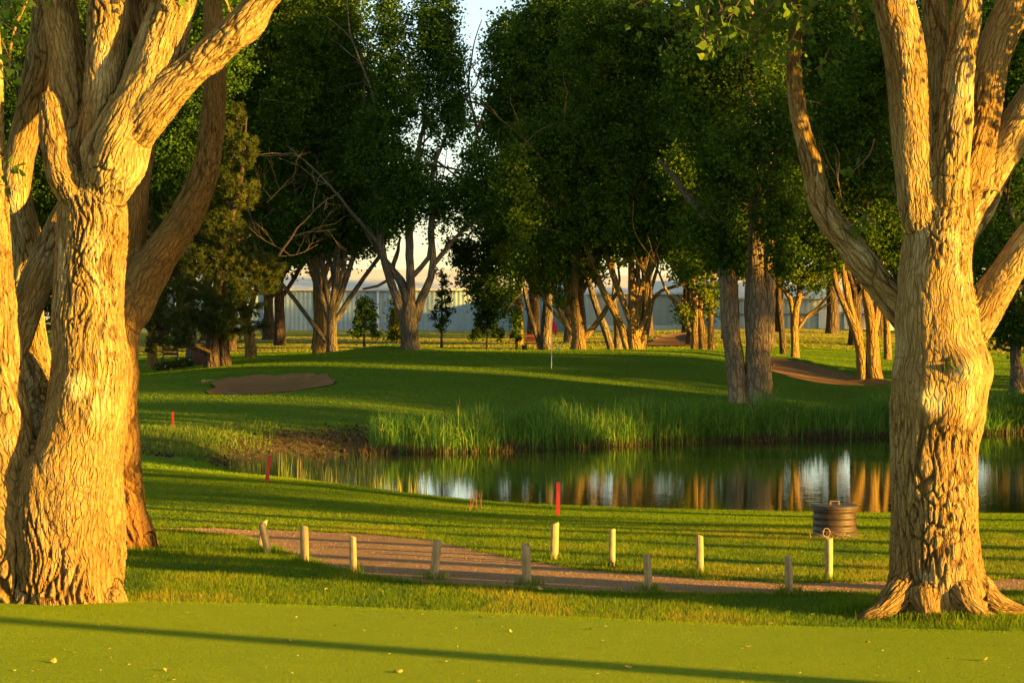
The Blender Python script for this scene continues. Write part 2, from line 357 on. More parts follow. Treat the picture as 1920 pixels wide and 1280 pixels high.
xs = axis([(0, 14, .3), (14, 30, .6), (30, 80, 3)]); xs = np.concatenate([xs, 80*1.3**np.arange(16)]); xs = np.concatenate([-xs[:0:-1], xs])
X, Y = np.meshgrid(xs, ys); Z = T(X.ravel(), Y.ravel())
nx, ny = len(xs), len(ys); ii = (np.arange(ny-1)[:, None]*nx+np.arange(nx-1)[None]).ravel()
FQ = np.stack([ii, ii+1, ii+nx+1, ii+nx], 1)
Vx = np.stack([X.ravel(), Y.ravel(), Z], 1)
sdp = sdf(POND, Vx[:, 0], Vx[:, 1])
mudm = np.exp(-np.clip(sdp, 0, 9)/.35)*.8
mudm = np.where((Vx[:, 1] > 62) & (Vx[:, 2] < 5), np.maximum(mudm, np.exp(-np.clip(sdp, 0, 9)/1.0)), mudm)
for (a, b, sx, sy, st) in ((300, 842, 1.3, 3.2, .95), (380, 850, 1.2, 3, .95), (470, 845, 1.2, 2.5, .9), (560, 832, 1.3, 3.0, 1.0), (640, 820, 1.2, 3.2, 1.05), (690, 812, .8, 3, .9), (225, 830, 1.4, 3, .8)):
    g = ground(a, b, 50); mudm = np.maximum(mudm, st*np.exp(-((Vx[:, 0]-g[0])/sx)**2-((Vx[:, 1]-g[1])/sy)**2))
tag(obj('ground', mesh_np('ground', Vx, [FQ], [M_ground], attrs={'mud': mudm})), kind='structure')
# pond water
wv = [[x, y, WZ] for x, y in POND]
wx = np.array([[-20, 42], [110, 42], [110, 90], [-20, 90]]); 
tag(obj('water', mesh_np('water', [[a, b, WZ] for a, b in wx], [[[0, 1, 2, 3]]], [M_water], smooth=False)), kind='structure')
def rings(name, poly, mt, lift, rr=12, sub=6):
    P, _ = catmull(np.concatenate([poly, poly[:1]]), np.ones(len(poly)+1), np.linalg.norm(poly[0]-poly[1])/sub); P = P[:-1]; c = P.mean(0); n = len(P)
    P = P+(.12*vnoise(np.stack([P[:, 0]*1.5, P[:, 1]*1.5, P[:, 0]*0], -1), 3))[:, None]
    V = []
    for t in np.linspace(.94, .02, rr): V.append(c+(P-c)*t)
    V = np.concatenate(V); i = np.arange(rr-1)[:, None]*n; k = np.arange(n)[None]; k2 = (k+1) % n
    Q = np.stack([i+k, i+k2, i+n+k2, i+n+k], 2).reshape(-1, 4)
    z = T(V[:, 0], V[:, 1])+lift
    return tag(obj(name, mesh_np(name, np.column_stack([V, z]), [Q[:, ::-1]], [mt])), kind='structure')
for b, l in ((bun1, .03), (bun2, .03), (bun3, .05)): rings('bunker_sand', b, M_sand, l)
# cart path
near_e = [(-900, 985), (100, 988), (360, 996), (420, 1003), (480, 1013), (560, 1046), (670, 1078), (800, 1094), (1000, 1106), (1200, 1114), (1480, 1115), (1640, 1112), (1920, 1110), (3200, 1104)]
far_e = [(-900, 977), (100, 981), (360, 990), (440, 992), (560, 994), (700, 1000), (800, 1010), (830, 1017), (890, 1033), (950, 1046), (1080, 1066), (1300, 1085), (1500, 1095), (1640, 1091), (1920, 1088), (3200, 1080)]
pxs = np.arange(-900, 3200, 6.); n_ = np.interp(pxs, *zip(*near_e)); f_ = np.interp(pxs, *zip(*far_e))
jit = lambda s, a: a*vnoise(np.stack([pxs*.03, pxs*0+s, pxs*0], -1), 4)+a*.5*vnoise(np.stack([pxs*.11, pxs*0+s, pxs*0], -1), 6)
Dn = HC*F/(n_-HY)+jit(0, .10); Df = HC*F/(f_-HY)+jit(5, .14)
NE = np.stack([(pxs-960)/F*Dn, Dn], 1); FE = np.stack([(pxs-960)/F*Df, Df], 1)
K = 6; PV = np.concatenate([NE*(1-t)+FE*t for t in np.linspace(0, 1, K)]); m_ = len(pxs); i = np.arange(K-1)[:, None]*m_; k = np.arange(m_-1)[None]
PQ = np.stack([i+k, i+k+1, i+m_+k+1, i+m_+k], 2).reshape(-1, 4)
tag(obj('path', mesh_np('path', np.column_stack([PV, T(PV[:, 0], PV[:, 1])+.012]), [PQ], [M_path])), kind='structure')
PATH = np.concatenate([NE, FE[::-1]])
# near putting green: low sheet with a rounded lip
ge = [(-1500, 1122), (0, 1134), (300, 1134), (480, 1138), (700, 1146), (960, 1157), (1400, 1179), (1920, 1192), (3500, 1215)]
gp = np.arange(-1500, 3500, 12.); gd = HC*F/(np.interp(gp, *zip(*ge))-HY); GE = np.stack([(gp-960)/F*gd, gd], 1)
rows = [GE+[0, .04], GE+[0, -.05], GE+[0, -.3]]+[np.stack([GE[:, 0]*(1-t)+t*GE[:, 0]*1.0, GE[:, 1]*(1-t)+(-20)*t], 1) for t in np.linspace(.03, 1, 24)]
zs = [0.004, .035, .05]+[.05]*24; GV = np.concatenate([np.column_stack([r, np.full(len(r), z)]) for r, z in zip(rows, zs)])
m_ = len(gp); i = np.arange(len(rows)-1)[:, None]*m_; k = np.arange(m_-1)[None]; GQ = np.stack([i+k, i+m_+k, i+m_+k+1, i+k+1], 2).reshape(-1, 4)
tag(obj('putting_green', mesh_np('putting_green', GV, [GQ], [M_green])), kind='structure')
def green_edge_y(x): return np.interp(x, GE[:, 0], GE[:, 1])

# ------------------------------------------------------------------ grass, reeds (uncountable stuff)
def blades(name, P, h, wd, mt, lean=.35, seg=1, tint=None, curl=.5):
    n = len(P); a = rng.uniform(0, 2*np.pi, n); b = rng.uniform(0, 2*np.pi, n)
    side = np.stack([np.cos(a), np.sin(a), a*0], 1); ld = np.stack([np.cos(b), np.sin(b), b*0], 1); L = (lean*np.abs(rng.normal(0, 1, n)))[:, None]
    h = np.asarray(h)[:, None]*np.ones((n, 1)); wd = np.asarray(wd)*np.ones(n); wd = wd[:, None]
    up = np.array([[0, 0, 1.]])
    if seg == 1:
        V = np.stack([P-side*wd/2, P+side*wd/2, P+up*h+ld*h*L], 1).reshape(-1, 3); Fs = [np.arange(3*n).reshape(n, 3)]; per = 1
    else:
        rowsv = []
        for t in np.linspace(0, 1, seg+1)[:-1]:
            c = P+up*h*t*(1-.25*curl*t*L)+ld*h*L*t**(1+curl*2); rowsv += [c-side*wd/2*(1-.55*t), c+side*wd/2*(1-.55*t)]
        rowsv.append(P+up*h*(1-.25*curl*L)+ld*h*L); k = 2*seg+1
        V = np.stack(rowsv, 1).reshape(-1, 3); base = np.arange(n)[:, None]*k
        Fs = [np.concatenate([np.stack([base[:, 0]+2*i, base[:, 0]+2*i+1, base[:, 0]+2*i+3, base[:, 0]+2*i+2], 1) for i in range(seg-1)])] if seg > 1 else []
        Fs.append(np.stack([base[:, 0]+2*seg-2, base[:, 0]+2*seg-1, base[:, 0]+2*seg], 1)); per = seg
    tint = rng.random(n) if tint is None else tint
    tv = np.repeat(tint, len(V)//n)
    return mesh_np(name, V, Fs, [mt], smooth=False, attrs={'tint': tv})
def scatter(n, x0, x1, y0, y1, dens_pow=0):
    y = rng.uniform(y0, y1, n); return rng.uniform(x0, x1, n), y
def on(x, y, dz=-.005): return np.column_stack([x, y, T(x, y)+dz])
def fanpts(n, D0, D1, u0=-120, u1=2040):
    D = np.sqrt(rng.uniform(D0**2, D1**2, n)); u = rng.uniform(u0, u1, n); return (u-960)/F*D, D
x, y = fanpts(460000, 22.5, 35.5, -500, 2500)
m = (y > green_edge_y(x)+.03) & (sdf(PATH, x, y) > .0)
x, y = x[m], y[m]; front = y < np.interp(x, NE[:, 0], NE[:, 1])
pn = fbm(np.stack([x*1.6, y*1.0, x*0], -1), 3, 21)
tn = np.clip(.38+.5*pn+.35*(fbm(np.stack([x*.5, y*.35, x*0], -1), 2, 77) > .25)+rng.normal(0, .22, len(x)), 0, 1)
hh = (.035+.03*rng.random(len(x)))*(1+.5*pn); hh = np.where(front, hh, hh*.8)
rough_me = blades('rough_grass', on(x, y), hh, .007, M_blade, .45, 1, tn)
tag(obj('rough_grass', rough_me), kind='stuff', label='short shaggy green rough between the putting green and the cart path', cat='grass')
def lawn(name, n, D0, D1, h, wd, mt, lab, mask=None, mean=.4, u0=-500, u1=2500, ns=1.0):
    x, y = fanpts(n, D0, D1, u0, u1); m = (sdf(POND, x, y) > .1)
    for b_, _ in BUNK: m &= sdf(b_, x, y) > 0
    if D0 < 40: m &= sdf(PATH, x, y) > 0
    if mask is not None: m &= mask(x, y)
    x, y = x[m], y[m]; pn = fbm(np.stack([x*ns, y*ns*.6, x*0], -1), 3, 22); tn = np.clip(mean+.2*pn+.28*vnoise(np.stack([x*.05, y*1.1, x*0], -1), 40)+rng.normal(0, .12, len(x)), 0, 1)
    tag(obj(name, blades(name, on(x, y, 0), h*rng.uniform(.6, 1.2, len(x)), wd, mt, .5, 1, tn)), kind='stuff', label=lab, cat='grass')
lawn('lawn_grass', 470000, 35.5, 52, .030, .012, M_blade, 'mown lawn grass sloping down to the near pond edge')
lawn('fairway_grass', 600000, 52, 130, .025, .035, M_fair, 'mown grass around the far green beyond the pond', mean=.35, ns=.4)
lawn('far_grass', 310000, 130, 258, .035, .09, M_dryblade, 'pale dry grass stretching to the long building', ns=.1)
x, y = fanpts(1250000, 18.8, 26.0, -450, 2400); m = y < green_edge_y(x)-.04; x, y = x[m], y[m]; pn = fbm(np.stack([x*1.2, y*.7, x*0], -1), 3, 23)
tag(obj('green_grass', blades('green_grass', np.column_stack([x, y, np.full(len(x), .049)]), .0042*rng.uniform(.7, 1.2, len(x)), .005, M_turf, .5, 1, np.clip(.45+.45*pn+.2*vnoise(np.stack([x*.15, y*2.2, x*0], -1), 41)+rng.normal(0, .13, len(x)), 0, 1))), kind='stuff', label='closely mown bright green turf in front', cat='grass')
# shaggy fringe: along path edges, around posts and the near pond bank
fx = []; fh = []
for E, s in ((NE, -1), (FE, 1)):
    k = rng.integers(0, len(E), 15000); q = E[k]+np.column_stack([rng.uniform(-.1, .1, 15000), s*np.abs(rng.normal(.03, .07, 15000))]); fx.append(q); fh.append(.03+.05*rng.random(15000))
nb = POND[0:11]; seg = rng.integers(0, 9, 26000); t = rng.random(26000)[:, None]; q = nb[seg]*(1-t)+nb[seg+1]*t+np.column_stack([rng.normal(0, .1, 26000), -np.abs(rng.normal(0, .3, 26000))+.1]); fx.append(q); fh.append(.03+.09*rng.random(26000)**2)
q = np.concatenate(fx); fh = np.concatenate(fh)
tag(obj('fringe_grass', blades('fringe_grass', on(q[:, 0], q[:, 1]), fh, .009, M_blade, .5, 2, np.clip(rng.normal(.45, .3, len(q)), 0, 1))), kind='stuff', label='uncut grass fringe along the path edges and the near bank', cat='grass')
# tall reeds on the far bank
far = POND[10:19][::-1]   # left -> right
def polysample(poly, n, a, b, bias=1):
    L = np.concatenate([[0], np.cumsum(np.linalg.norm(np.diff(poly, axis=0), axis=1))]); s = rng.uniform(a, b, n)*1.0
    u = np.interp(s, poly[:, 0]*0+L, poly[:, 0]); v = np.interp(s, L, poly[:, 1]); return u, v
fu = np.array([(-9, 0)]); n = 34000
xx = rng.uniform((690-960)/F*69, 26, n); base = np.interp(xx, far[:, 0], far[:, 1]); off = rng.uniform(-.35, 3.0, n)
clump = fbm(np.stack([xx*1.1, off*1.2, xx*0], -1), 3, 31); keep = rng.random(n) < .55+1.1*clump; xx, off, base, clump = xx[keep], off[keep], base[keep], clump[keep]
hgt = .78*(.5+.75*rng.random(len(xx)))*(1+.75*clump)*np.where(rng.random(len(xx)) < .04, 1.35, 1)*np.interp(off, [0, .6, 1.6, 3.0], [1, 1.1, 1.05, .7])*np.interp(xx, [-4.2, -3.0, 0, 10, 25], [.75, .95, .95, 1.15, 1.1])
P_ = on(xx, base+off); P_[:, 2] = np.maximum(P_[:, 2], WZ-.05)
tag(obj('reeds', blades('reeds', P_, hgt, .022, M_reed, .55, 4, np.clip(rng.normal(.32, .22, len(xx))+.5*(rng.random(len(xx)) < .07), 0, 1), 1.0)), kind='stuff', label='tall green reeds lining the far bank of the pond', cat='reeds')
# brown dead reed bases
n = 9000; xx = rng.uniform(-4.3, 26, n); base = np.interp(xx, far[:, 0], far[:, 1]); P_ = on(xx, base+rng.uniform(-.4, .35, n)); P_[:, 2] = np.maximum(P_[:, 2], WZ-.02)
tag(obj('dead_reeds', blades('dead_reeds', P_, .12+.25*rng.random(n), .022, plain('dead_reed', (.07, .05, .022), .9), .8, 2)), kind='stuff', label='brown dead reed stubble at the waterline under the green reeds', cat='reeds')
# yellow sedge standing in the shallow inlet
def inlet(px0, px1, y0, y1, n): 
    u = rng.uniform(px0, px1, n); v = rng.uniform(y0, y1, n); D = (HC-WZ)*F/(v-HY); return (u-960)/F*D, D
ax, ay = inlet(520, 720, 872, 925, 650); bx, by = inlet(430, 560, 868, 890, 300); cx_, cy_ = inlet(700, 800, 925, 945, 110)
x = np.concatenate([ax, bx, cx_]); y = np.concatenate([ay, by, cy_]); z = np.maximum(T(x, y), WZ-.03)
tag(obj('sedge', blades('sedge', np.column_stack([x, y, z]), .2+.5*rng.random(len(x)), .016, M_straw, .12, 3, rng.random(len(x)))), kind='stuff', label='thin yellow sedge standing in the shallow pond inlet', cat='sedge')
x, y = fanpts(16000, 62, 72, 150, 520); g = T(x, y); m = (g > -.65) & (g < -.1) & (rng.random(len(x)) < np.clip((-6.2-x)/2.5, 0, .8)); x, y = x[m], y[m]
tag(obj('bank_grass', blades('bank_grass', on(x, y), .05+.14*rng.random(len(x)), .018, M_straw, .4, 3, np.clip(rng.normal(.2, .2, len(x)), 0, 1))), kind='stuff', label='longer yellow-green grass on the bank left of the inlet', cat='grass')
# debris on the mud bank
n = 2200; D = rng.uniform(60, 73, n); u = rng.uniform(250, 700, n); x = (u-960)/F*D; mm = np.zeros(n)
for (a, b, sx, sy, st) in ((320, 846, 1.6, 2.2, .7), (470, 845, 1.2, 1.5, .8), (570, 832, 1.2, 2.0, 1.0), (650, 822, 1.0, 2.2, 1.0)):
    g = ground(a, b, 50); mm = np.maximum(mm, st*np.exp(-((x-g[0])/sx)**2-((D-g[1])/sy)**2))
m = rng.random(n) < mm*1.2; x, D = x[m], D[m]; z = T(x, D); k = z > WZ-.05; x, D, z = x[k], D[k], z[k]; n = len(x)
a = rng.normal(0, 1, (n, 3)); a /= np.linalg.norm(a, axis=1)[:, None]; b = np.cross(a, rng.normal(0, 1, (n, 3))); b /= np.linalg.norm(b, axis=1)[:, None]; c = np.column_stack([x, D, z+.03]); s = rng.uniform(.03, .08, n)[:, None]
V = np.stack([c-a*s, c+b*s*.5, c+a*s, c-b*s*.5+[0, 0, .03]], 1).reshape(-1, 3)
tag(obj('bank_litter', mesh_np('bank_litter', V, [np.arange(4*n).reshape(n, 4)], [leaf_mat('litter', (.03, .02, .013), (.07, .045, .028), (.20, .14, .09), .1)], smooth=False, attrs={'tint': np.repeat(rng.random(n)**1.5, 4)})), kind='stuff', label='brown dead leaves and bits scattered on the mud bank', cat='litter')

# ------------------------------------------------------------------ trees
def leaf_verts(C, s, kind, g, hang=0.0):
    n = len(C); a = g.normal(0, 1, (n, 3)); a[:, 2] -= hang; a /= np.linalg.norm(a, axis=1)[:, None]
    b = np.cross(a, g.normal(0, 1, (n, 3))); b /= np.linalg.norm(b, axis=1)[:, None]; c = np.cross(a, b)
    s = (s*g.uniform(.7, 1.3, n))[:, None]
    if kind == 'far':
        return np.stack([C-a*s*.5, C+b*s*.36+c*s*.1, C+a*s*.5, C-b*s*.36+c*s*.1], 1), 4
    if kind == 'needle':
        return np.stack([C-b*.012, C+b*.012, C+a*s], 1), 3
    prof = [(-.02, .0), (-.10, .28), (.08, .47), (.32, .42), (.62, .18), (1.0, 0), (.62, -.18), (.32, -.42), (.08, -.47), (-.10, -.28)]
    return np.stack([C+a*s*p+b*s*q+c*s*.12*abs(q) for p, q in prof], 1), 10
def crown(name, lobes, s, lai, mt, parent, loc, seed, cl=.45, bias=.45, per=45, kind='far', hang=0):
    g = np.random.default_rng(seed); C = []
    for lb in lobes:
        c = np.array(lb[:3]); r = np.array(lb[3:6]); dens = lb[6] if len(lb) > 6 else 1
        n = int(dens*lai*math.pi*r[0]*r[2]/(.36*s*s)/per); n = max(n, 3)
        d = g.normal(0, 1, (n, 3)); d /= np.linalg.norm(d, axis=1)[:, None]; rad = g.uniform(0, 1, n)**bias
        rad *= 1+.28*fbm(d*1.8+seed*1.7+c*.3, 2, seed)
        cc = c+d*r*rad[:, None]
        cr = cl*g.uniform(.5, 1.3, n)
        pts = np.repeat(cc, per, 0)+g.normal(0, 1, (n*per, 3))*np.repeat(cr, per)[:, None]*[.62, .62, .5]
        C.append(pts)
    C = np.concatenate(C); V, k = leaf_verts(C, s, kind, g, hang); n = len(C)
    tint = np.clip(.42+.32*fbm(C*.55+seed, 2, seed)+g.normal(0, .16, n), 0, 1)
    return obj(name, mesh_np(name, (V.reshape(-1, 3)-loc), [np.arange(n*k).reshape(n, k)], [mt], smooth=False, attrs={'tint': np.repeat(tint, k)}), parent)
def limb_world(L, D): return np.array([W(p[0], p[1], D+(p[3] if len(p) > 3 else 0)) for p in L]), np.array([p[2]*D/F for p in L])
def twigs(mb_list, P0, d0, length, r0, g, depth=2, n=7):
    P = [P0]; d = d0/np.linalg.norm(d0)
    m = 5
    for i in range(m): d = d+g.normal(0, .16, 3); d /= np.linalg.norm(d); P.append(P[-1]+d*length/m)
    mb_list.append((np.array(P), np.linspace(r0, r0*.35, len(P)), n))
    if depth > 0:
        for k in range(3):
            j = g.integers(2, m+1); dd = d+g.normal(0, .55, 3); twigs(mb_list, P[j], dd, length*.6, r0*.5, g, depth-1, max(4, n-2))
def tree(label, D, limbs, lobes, bark=None, leaf=None, s=.14, lai=5.2, cat='tree', name='cottonwood_tree', seed=1, nseg=12, group=None, up=True, sprig=None, cl=.38, extra=None, bias=.45, dx=None, thick=.78):
    g = np.random.default_rng(seed+100)
    base = limbs[0][0]; bx = (base[0]-960)/F*D; loc = np.array([bx, D, gz(bx, D)])
    root = thing(name, label, cat, loc, group)
    VV = []; QQ = []; BB = []; n0 = 0; tubes = []
    for li, L in enumerate(limbs):
        P, r = limb_world(L, D); r = r*thick
        if li == 0 or (abs(L[0][1]-base[1]) < 25):
            P[0, 2] = gz(P[0, 0], P[0, 1])-.15; r = r.copy(); r[0] *= 1.15
        tubes.append((P, r, nseg if r[0] > .12 else 8, .35))
        if up and P[-1, 2] > 3.0 and L[-1][2] >= 4:
            d = P[-1]-P[-2]; d /= np.linalg.norm(d); d[2] += .5; tt = []
            twigs(tt, P[-1]-d*.1, d, g.uniform(3, 5), r[-1]*.85, g, 1, 8); tubes += [(a, b, c, .5) for a, b, c in tt]
    for ti, (P, r, n, st) in enumerate(tubes):
        V, Q, B = tube(P, r, n, st, seed+ti, .10, off=ti*3.7)
        VV.append(V); QQ.append(Q+n0); BB.append(B); n0 += len(V)
    VV = np.concatenate(VV)-loc
    obj('trunk', mesh_np('trunk', VV, [np.concatenate(QQ)], [bark or M_bark_grey], attrs={'barkco': np.concatenate(BB)}), root)
    if lobes:
        lw = []
        for lb in lobes:
            c = W(lb[0], lb[1], D+(lb[4] if len(lb) > 4 else 0)); rx = lb[2]*D/F; rz = lb[3]*D/F; lw.append((*c, rx, max(rx*.8, .6), rz, lb[5] if len(lb) > 5 else 1))
        crown('crown', lw, s, lai, leaf or M_leaf, root, loc, seed, cl, bias)
    if sprig:
        for lb in sprig: crown('sun_tinted_sprig', [(*W(lb[0], lb[1], D-.8), lb[2]*D/F, lb[2]*D/F*.6, lb[3]*D/F, .45)], .13, 4, M_leaf_y, root, loc, seed+7, .22, .5, 25)  # sunlight put into the leaf colour: yellower, brighter clumps
    if extra: extra(root, loc)
    return root

# ---- hero trees in the foreground: voxel-merged limbs with carved bark
def hero(label, D, limbs, burls, voxel, crown_lobes, seed, name='cottonwood_tree', amp=1.0, per=1.0, scars=(), bmat=None):
    bmat = bmat or M_bark_hero
    base = limbs[0][0]; bx = (base[0]-960)/F*D; loc = np.array([bx, D, 0.0]); root = thing(name, label, 'tree', loc)
    VV = []; FF = []; n0 = 0; seg = []
    for li, L in enumerate(limbs):
        P = np.array([W(p[0], p[1], D+(p[3] if len(p) > 3 else 0)) for p in L]); r = np.array([p[2]*(D+(p[3] if len(p) > 3 else 0))/F for p in L])
        if li > 0 and L[0][1] < 1100: r[0] *= .55; P[0, 2] -= .06; P[0, 1] = P[0, 1]*.4+D*.6
        Pc, rc = catmull(P, r, .06); V, Q, B = tube(Pc, rc, 28, 0, seed+li, .07)
        nn = len(V); kk = np.arange(28); kn = (kk+1) % 28; m0 = nn-2-28
        cap = np.concatenate([np.stack([kn, kk, kk*0+nn-2], 1), np.stack([m0+kk, m0+kn, kk*0+nn-1], 1)])
        VV.append(V); FF.append((Q+n0, cap+n0)); n0 += nn
        T_, N_, B_ = frames(Pc); s = np.concatenate([[0], np.cumsum(np.linalg.norm(np.diff(Pc, axis=0), axis=1))])
        seg.append((Pc, rc, T_, N_, B_, s))
    me = mesh_np('tmp', np.concatenate(VV), [np.concatenate([f[0] for f in FF]), np.concatenate([f[1] for f in FF])])
    o = bpy.data.objects.new('tmp', me); COL.objects.link(o); md = o.modifiers.new('r', 'REMESH'); md.mode = 'VOXEL'; md.voxel_size = voxel
    dg = bpy.context.evaluated_depsgraph_get(); em = o.evaluated_get(dg).to_mesh()
    nv = len(em.vertices); V = np.empty(nv*3, np.float32); em.vertices.foreach_get('co', V); V = V.reshape(-1, 3).astype(float)
    nf = len(em.polygons); lt = np.empty(nf, np.int32); em.polygons.foreach_get('loop_total', lt); nl = len(em.loops); lv = np.empty(nl, np.int32); em.loops.foreach_get('vertex_index', lv)
    ls = np.concatenate([[0], np.cumsum(lt)[:-1]]); Q = lv[ls[lt == 4][:, None]+np.arange(4)]; T3 = lv[ls[lt == 3][:, None]+np.arange(3)]
    ed = np.empty(len(em.edges)*2, np.int32); em.edges.foreach_get('vertices', ed); ed = ed.reshape(-1, 2)
    o.evaluated_get(dg).to_mesh_clear(); bpy.data.objects.remove(o); bpy.data.meshes.remove(me)
    deg = np.bincount(ed.ravel(), minlength=nv).astype(float)
    def smooth(V, it, f=.6):
        for _ in range(it):
            A = np.stack([np.bincount(ed[:, 0], V[ed[:, 1], k], nv)+np.bincount(ed[:, 1], V[ed[:, 0], k], nv) for k in range(3)], 1)/deg[:, None]; V = V*(1-f)+A*f
        return V
    def normals(V):
        n = np.zeros((nv, 3))
        fn = np.cross(V[Q[:, 2]]-V[Q[:, 0]], V[Q[:, 3]]-V[Q[:, 1]])
        for k in range(4):
            for c in range(3): n[:, c] += np.bincount(Q[:, k], fn[:, c], nv)
        return n/(np.linalg.norm(n, axis=1)[:, None]+1e-9)
    V = smooth(V, 14)
    best = np.full(nv, 1e9); bark = np.zeros((nv, 3)); rad = np.zeros(nv)
    for li, (Pc, rc, T_, N_, B_, s) in enumerate(seg):
        P2, r2 = Pc[::3], rc[::3]
        for a in range(0, nv, 40000):
            v = V[a:a+40000]; d = np.linalg.norm(v[:, None]-P2[None], axis=2)-r2[None]; j = d.argmin(1); dm = d[np.arange(len(v)), j]
            m = dm < best[a:a+40000]; jj = j[m]*3; q = v[m]-Pc[jj]; t = (q*T_[jj]).sum(1); x_ = (q*N_[jj]).sum(1); y_ = (q*B_[jj]).sum(1); rr = np.sqrt(x_**2+y_**2)+1e-6; Rm = np.median(rc)
            idx = np.where(m)[0]+a; best[idx] = dm[m]; rad[idx] = rc[jj]
            bark[idx] = np.stack([x_/rr*Rm+li*7.3, y_/rr*Rm+li*3.1, s[jj]+t+li*1.7], 1)
    nrm = normals(V)
    # knots and burls
    for (px, py, dd, rp, am) in burls:
        c = W(px, py, D+dd); d = np.linalg.norm(V-c, axis=1); k = np.exp(-(d/(rp*D/F))**2); V = V+nrm*(am*k)[:, None]
    V = V+nrm*(.035*np.clip(rad/.4, .25, 1.2)*fbm(bark*np.array([2.3, 2.3, 1.2]), 3, seed))[:, None]
    # carved bark: interlacing ridges with furrows between long plates
    kk = (1/np.clip(.055+.085*rad, .05, .1)*per)[:, None]; wq = bark+.10*np.stack([vnoise(bark*2.6, seed+1), vnoise(bark*2.6+9, seed+2), vnoise(bark*2.6+5, seed+3)], 1)
    kq = 1/(.072/per)   # one spacing keeps the pattern unbroken
    v1 = wq*np.array([kq, kq, kq*.10]); f1, f2, rid = voro(v1, seed); e = sstep(f2-f1, .0, .17)
    wq2 = bark+.07*np.stack([vnoise(bark*6, seed+4), vnoise(bark*6+9, seed+5), bark[:, 2]*0], 1)
    v2 = wq2*np.array([kq*1.9, kq*1.9, kq*.42]); g1, g2, rid2 = voro(v2, seed+50); e2 = sstep(g2-g1, .02, .4)
    rdg = 1-np.abs(vnoise(wq*np.array([kq*1.1, kq*1.1, kq*.17]), seed+8))*2
    smoothp = sstep(fbm(bark*np.array([1.3, 1.3, .7]), 2, seed+60)+.12*np.exp(-((V[:, 2]-2.6)/1.6)**2), -.05, .35)   # smooth pale plates
    am = .046*np.clip(rad/.40, .22, 1.15)*amp*(1-.78*smoothp)
    am = am*np.interp(V[:, 2], [0, 1.0, 1.9, 3.6, 4.6], [.95, .72, .68, .78, 1.0] if seed == 3 else [1.35, 1.3, .95, .85, 1.1]); scar = np.zeros(nv)
    for (px, py, dd, rp) in scars:
        c = W(px, py, D+dd); kz = np.exp(-(np.linalg.norm(V-c, axis=1)/(rp*D/F))**4); am = am*(1-kz); scar = np.maximum(scar, kz)
    h = (.62*e+.16*rdg*e+.12*e2*(.4+.6*e)+.12*rid*e)-.6
    V = V+nrm*(am*h)[:, None]+nrm*(.004*fbm(bark*38, 2, seed+9))[:, None]
    fs = [Q]+([T3] if len(T3) else [])
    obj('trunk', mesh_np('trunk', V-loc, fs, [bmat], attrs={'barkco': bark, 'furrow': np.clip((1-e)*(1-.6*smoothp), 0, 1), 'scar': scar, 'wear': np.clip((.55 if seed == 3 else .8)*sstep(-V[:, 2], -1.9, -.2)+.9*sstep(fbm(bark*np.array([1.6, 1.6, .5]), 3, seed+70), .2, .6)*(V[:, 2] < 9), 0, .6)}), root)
    print('hero verts', nv)
    # upper limbs above the picture
    g = np.random.default_rng(seed); tt = []
    for L in limbs[1:]:
        if L[-1][1] < -40:
            P = np.array([W(p[0], p[1], D+(p[3] if len(p) > 3 else 0)) for p in L[-2:]]); d = P[1]-P[0]; d /= np.linalg.norm(d); d[2] += .3
            twigs(tt, P[1]-d*.12, d, 4.5, L[-1][2]*D/F*.97, g, 2, 10)
    if tt:
        VV = []; QQ = []; BB = []; n0 = 0
        for ti, (P, r, n) in enumerate(tt):
            A, q, B = tube(P, r, n, .2, ti, .06, off=ti*2.3); VV.append(A); QQ.append(q+n0); BB.append(B); n0 += len(A)
        obj('upper_limbs', mesh_np('upper_limbs', np.concatenate(VV)-loc, [np.concatenate(QQ)], [M_bark_hero], attrs={'barkco': np.concatenate(BB)}), root)
    if crown_lobes: crown('crown', crown_lobes, .11, .9, M_leaf_near, root, loc, seed, .5)
    return root, loc
def sprigs(root, loc, D, spec, seed, s=.085, part='leafy_twigs'):
    """spec: (px0,py0,px1,py1,n leaves, spread px)"""
    g = np.random.default_rng(seed); C = []; mb = MB()
    for (x0, y0, x1, y1, n, sp, dd) in spec:
        n = int(n*1.8) if y0 < 0 and seed == 11 else n
        mb = MB(); A = W(x0, y0, D+dd); B = W(x1, y1, D+dd+g.normal(0, .15)); M = (A+B)/2+g.normal(0, .06, 3); P, _ = catmull([A, M, B], [1, 1, 1], .08)
        mb.tube(P, np.linspace(.011, .004, len(P)), 5)
        for k in range(n):
            t = g.uniform(.1, 1)**.7; c = P[int(t*(len(P)-1))]; off = g.normal(0, sp*D/F, 3); off[2] -= .02; C.append(c+off)
            if k % 5 == 0: mb.tube([c, c+off*.5+[0, 0, .01], c+off], [.004, .003, .002], 4)
        me1 = mb.mesh('twig', M_twig, True); me1.transform(__import__('mathutils').Matrix.Translation(-Vector(loc))); obj('twig', me1, root)
    C = np.array(C); V, k = leaf_verts(C, s, 'heart', g, .9); n = len(C)
    obj('foliage', mesh_np('foliage', V.reshape(-1, 3)-loc, [np.arange(n*k).reshape(n, k)], [M_leaf_near], smooth=False, attrs={'tint': np.repeat(np.clip(g.normal(.5, .25, n), 0, 1), k)}), root)

